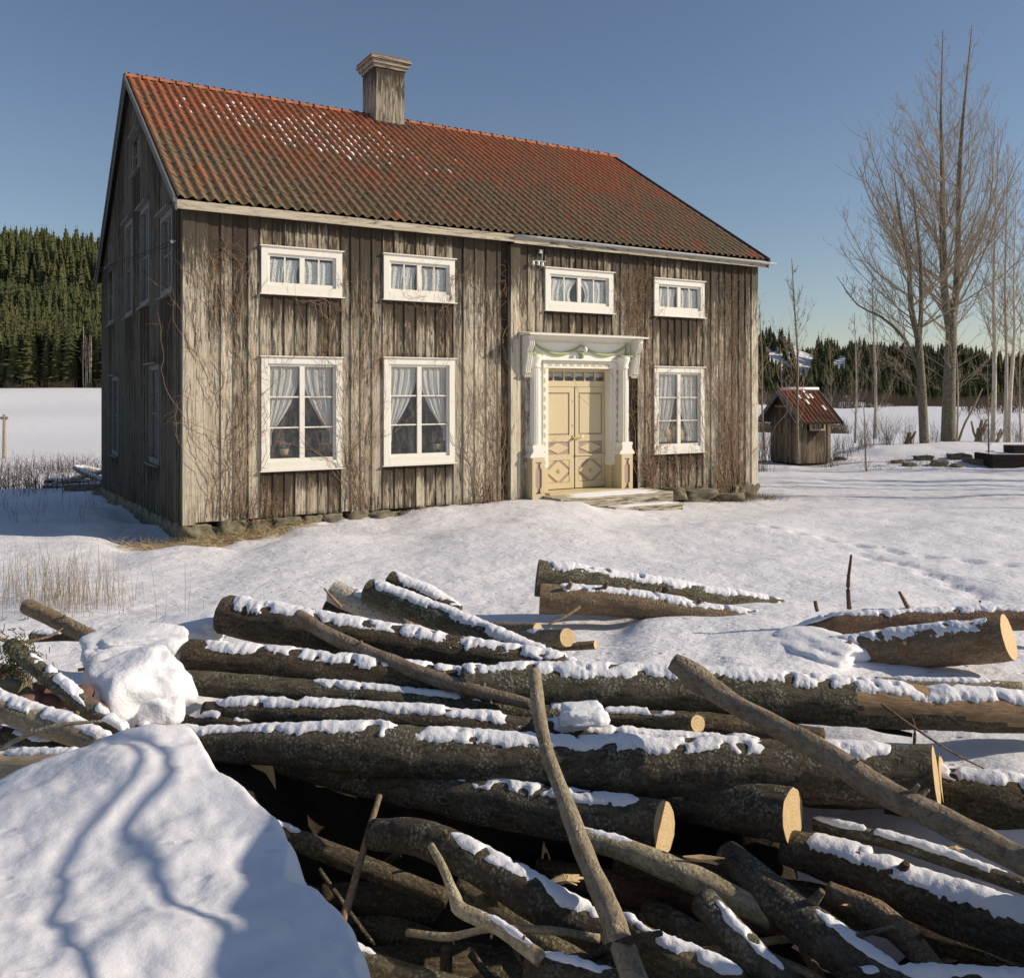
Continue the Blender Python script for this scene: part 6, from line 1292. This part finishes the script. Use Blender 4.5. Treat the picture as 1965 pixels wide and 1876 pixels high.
# left hill: individual trees, nearest first
pts=[]
rf=random.Random(4)
for i in range(5200):
    px=rf.uniform(-160,330); Y=150+(rf.random()**1.1)*250; pts.append((Y,px))
pts.sort(); used=0; rest=[]
for Y,px in pts:
    x,y=xy(px,Y)
    if used<298:
        o=link('spruce_tree',PR[rf.randrange(5)]); z=float(G([x],[y])[0]) ; hh=rf.uniform(8,14) if Y>160 else rf.uniform(5,13); w=rf.uniform(1.15,1.8)
        o.location=(x,y,z-.2); o.scale=(hh*w,hh*w,hh); o.rotation_euler=(0,0,rf.uniform(0,6)); used+=1
        tag(o,'dark green spruce in the forest on the left hillside','tree','spruces on the left hillside')
    else: rest.append((x,y,rf.choice((rf.uniform(5,9),rf.uniform(8,14)))))
fv=[];ff=[];off=0
LP=[spruce_arrays(20+k,1.0,9,6,.17) for k in range(4)]
def addforest(lst):
    X=np.array([a[0] for a in lst]); Yv=np.array([a[1] for a in lst]); Z=G(X,Yv); mb=MB()
    for (x,y,h),z in zip(lst,Z):
        v,f=LP[rf.randrange(4)]; a=rf.uniform(0,6.28); c,s_=math.cos(a),math.sin(a); w=rf.uniform(1.15,1.9); V=np.stack([(v[:,0]*c-v[:,1]*s_)*h*w,(v[:,0]*s_+v[:,1]*c)*h*w,v[:,2]*h],-1)+np.array([x,y,z-.3]); mb.add(V,f)
    return mb
o=mk('spruce_wood',addforest(rest),M['needles'],None,origin=(-120,250,20)); tag(o,'dense spruce wood covering the left hillside','forest',kind='stuff')
far=[]
for i in range(7500):
    px=rf.uniform(1380,2150); Y=440+(rf.random()**1.1)*520; x,y=xy(px,Y)
    # clearings
    py=HY-(float(0))
    if 1490<px<1625 and Y<700 and fbm(px*.02,Y*.006,1,3)>-.12+ (px-1555)*.0: 
        if 500<Y<640: continue
    if fbm(x*.012,y*.012,8,3)>.6 and Y>470: continue
    far.append((x,y,rf.uniform(8,15)))
o=mk('distant_wood',addforest(far),M['needles'],None,origin=(200,600,0)); tag(o,'distant dark spruce forest across the right valley','forest',kind='stuff')
mid=[(*xy(rf.uniform(600,1400),rf.uniform(260,600)),rf.uniform(9,15)) for _ in range(700)]
o=mk('wood_behind_house',addforest(mid),M['needles'],None,origin=(0,400,0)); tag(o,'spruce forest hidden behind the house','forest',kind='stuff')
# bare birches in the left forest and brush belts
def far_birch_mesh(seed,mat):
    rn=random.Random(seed); mbs=[MB(),MB()]; grow(mbs,[Vector((0,0,0)),Vector((.2,0,5)),Vector((0,0,10)),Vector((.1,0,14))],[.09,.07,.05,.02],30,lambda u: 2.6*(1.03-u)**.6,rn,.6,1,.35,.02,(.5,.9),9)
    me=MB(); me.v=mbs[0].v+mbs[1].v; n0=mbs[0].n; me.f=mbs[0].f+[[i+n0 for i in q] for q in mbs[1].f]; me.m=[0]*len(mbs[0].f)+[1]*len(mbs[1].f); me.n=n0+mbs[1].n; return mesh_of('far_birch',me,[M['birch'],M['farshrub']])
FB=[far_birch_mesh(k,0) for k in range(3)]
for k in range(26):
    px=rf.uniform(-60,235); Y=rf.uniform(230,330) if k>5 else 149
    if k<=5: px=160+k*3
    x,y=xy(px,Y); o=link('birch_tree',FB[k%3]); o.location=(x,y,float(G([x],[y])[0])-.2); s_=rf.uniform(.55,.85); o.scale=(s_,s_,s_); o.rotation_euler=(0,0,rf.uniform(0,6)); tag(o,'bare pale birch standing among the spruces on the left hillside' if k>5 else 'white birch stem in the clump near the house edge at the forest foot','tree','birches in the left forest' if k>5 else 'birch clump at the forest foot')
def brush_belt(name,lab,lst,h,r,mat='farshrub'):
    mb=MB(); X=np.array([a[0] for a in lst]); Yv=np.array([a[1] for a in lst]); Z=G(X,Yv)
    for x,y,z in zip(X,Yv,Z):
        for q in range(7):
            a=rf.uniform(0,6.28); l=rf.uniform(0,.5); hh=h*rf.uniform(.5,1); p=np.array((x+rf.gauss(0,h*.25),y+rf.gauss(0,h*.25),z-.1)); mb.tube([p,p+np.array((math.cos(a)*l*hh*.5,math.sin(a)*l*hh*.5,hh*.6)),p+np.array((math.cos(a)*l*hh,math.sin(a)*l*hh,hh))],[r,r*.7,r*.25],3,cap=False)
    o=mk(name,mb,M[mat],None,origin=(X[0],Yv[0],Z[0])); tag(o,lab,'brush',kind='stuff')
brush_belt('brush_belt','reddish brown leafless brush along the foot of the left forest',[xy(rf.uniform(-100,230),rf.uniform(141,150)) for _ in range(40)],1.8,.04)
brush_belt('valley_brush','reddish leafless alder brush at the edge of the far field',[xy(rf.uniform(1400,2100),rf.uniform(330,430)) for _ in range(900)],6,.10)
brush_belt('field_brush','low brown brush in the right field behind the outhouse',[xy(rf.uniform(1440,1620),rf.uniform(75,100)) for _ in range(130)],1.6,.03)
brush_belt('field_edge_brush','thin brush at the field edge behind the right trees',[xy(rf.uniform(1850,2050),rf.uniform(150,190)) for _ in range(120)],2.5,.05)
print('objects',len(bpy.data.objects),'tris',sum(len(o.data.polygons) for o in bpy.data.objects if o.type=='MESH')*2)
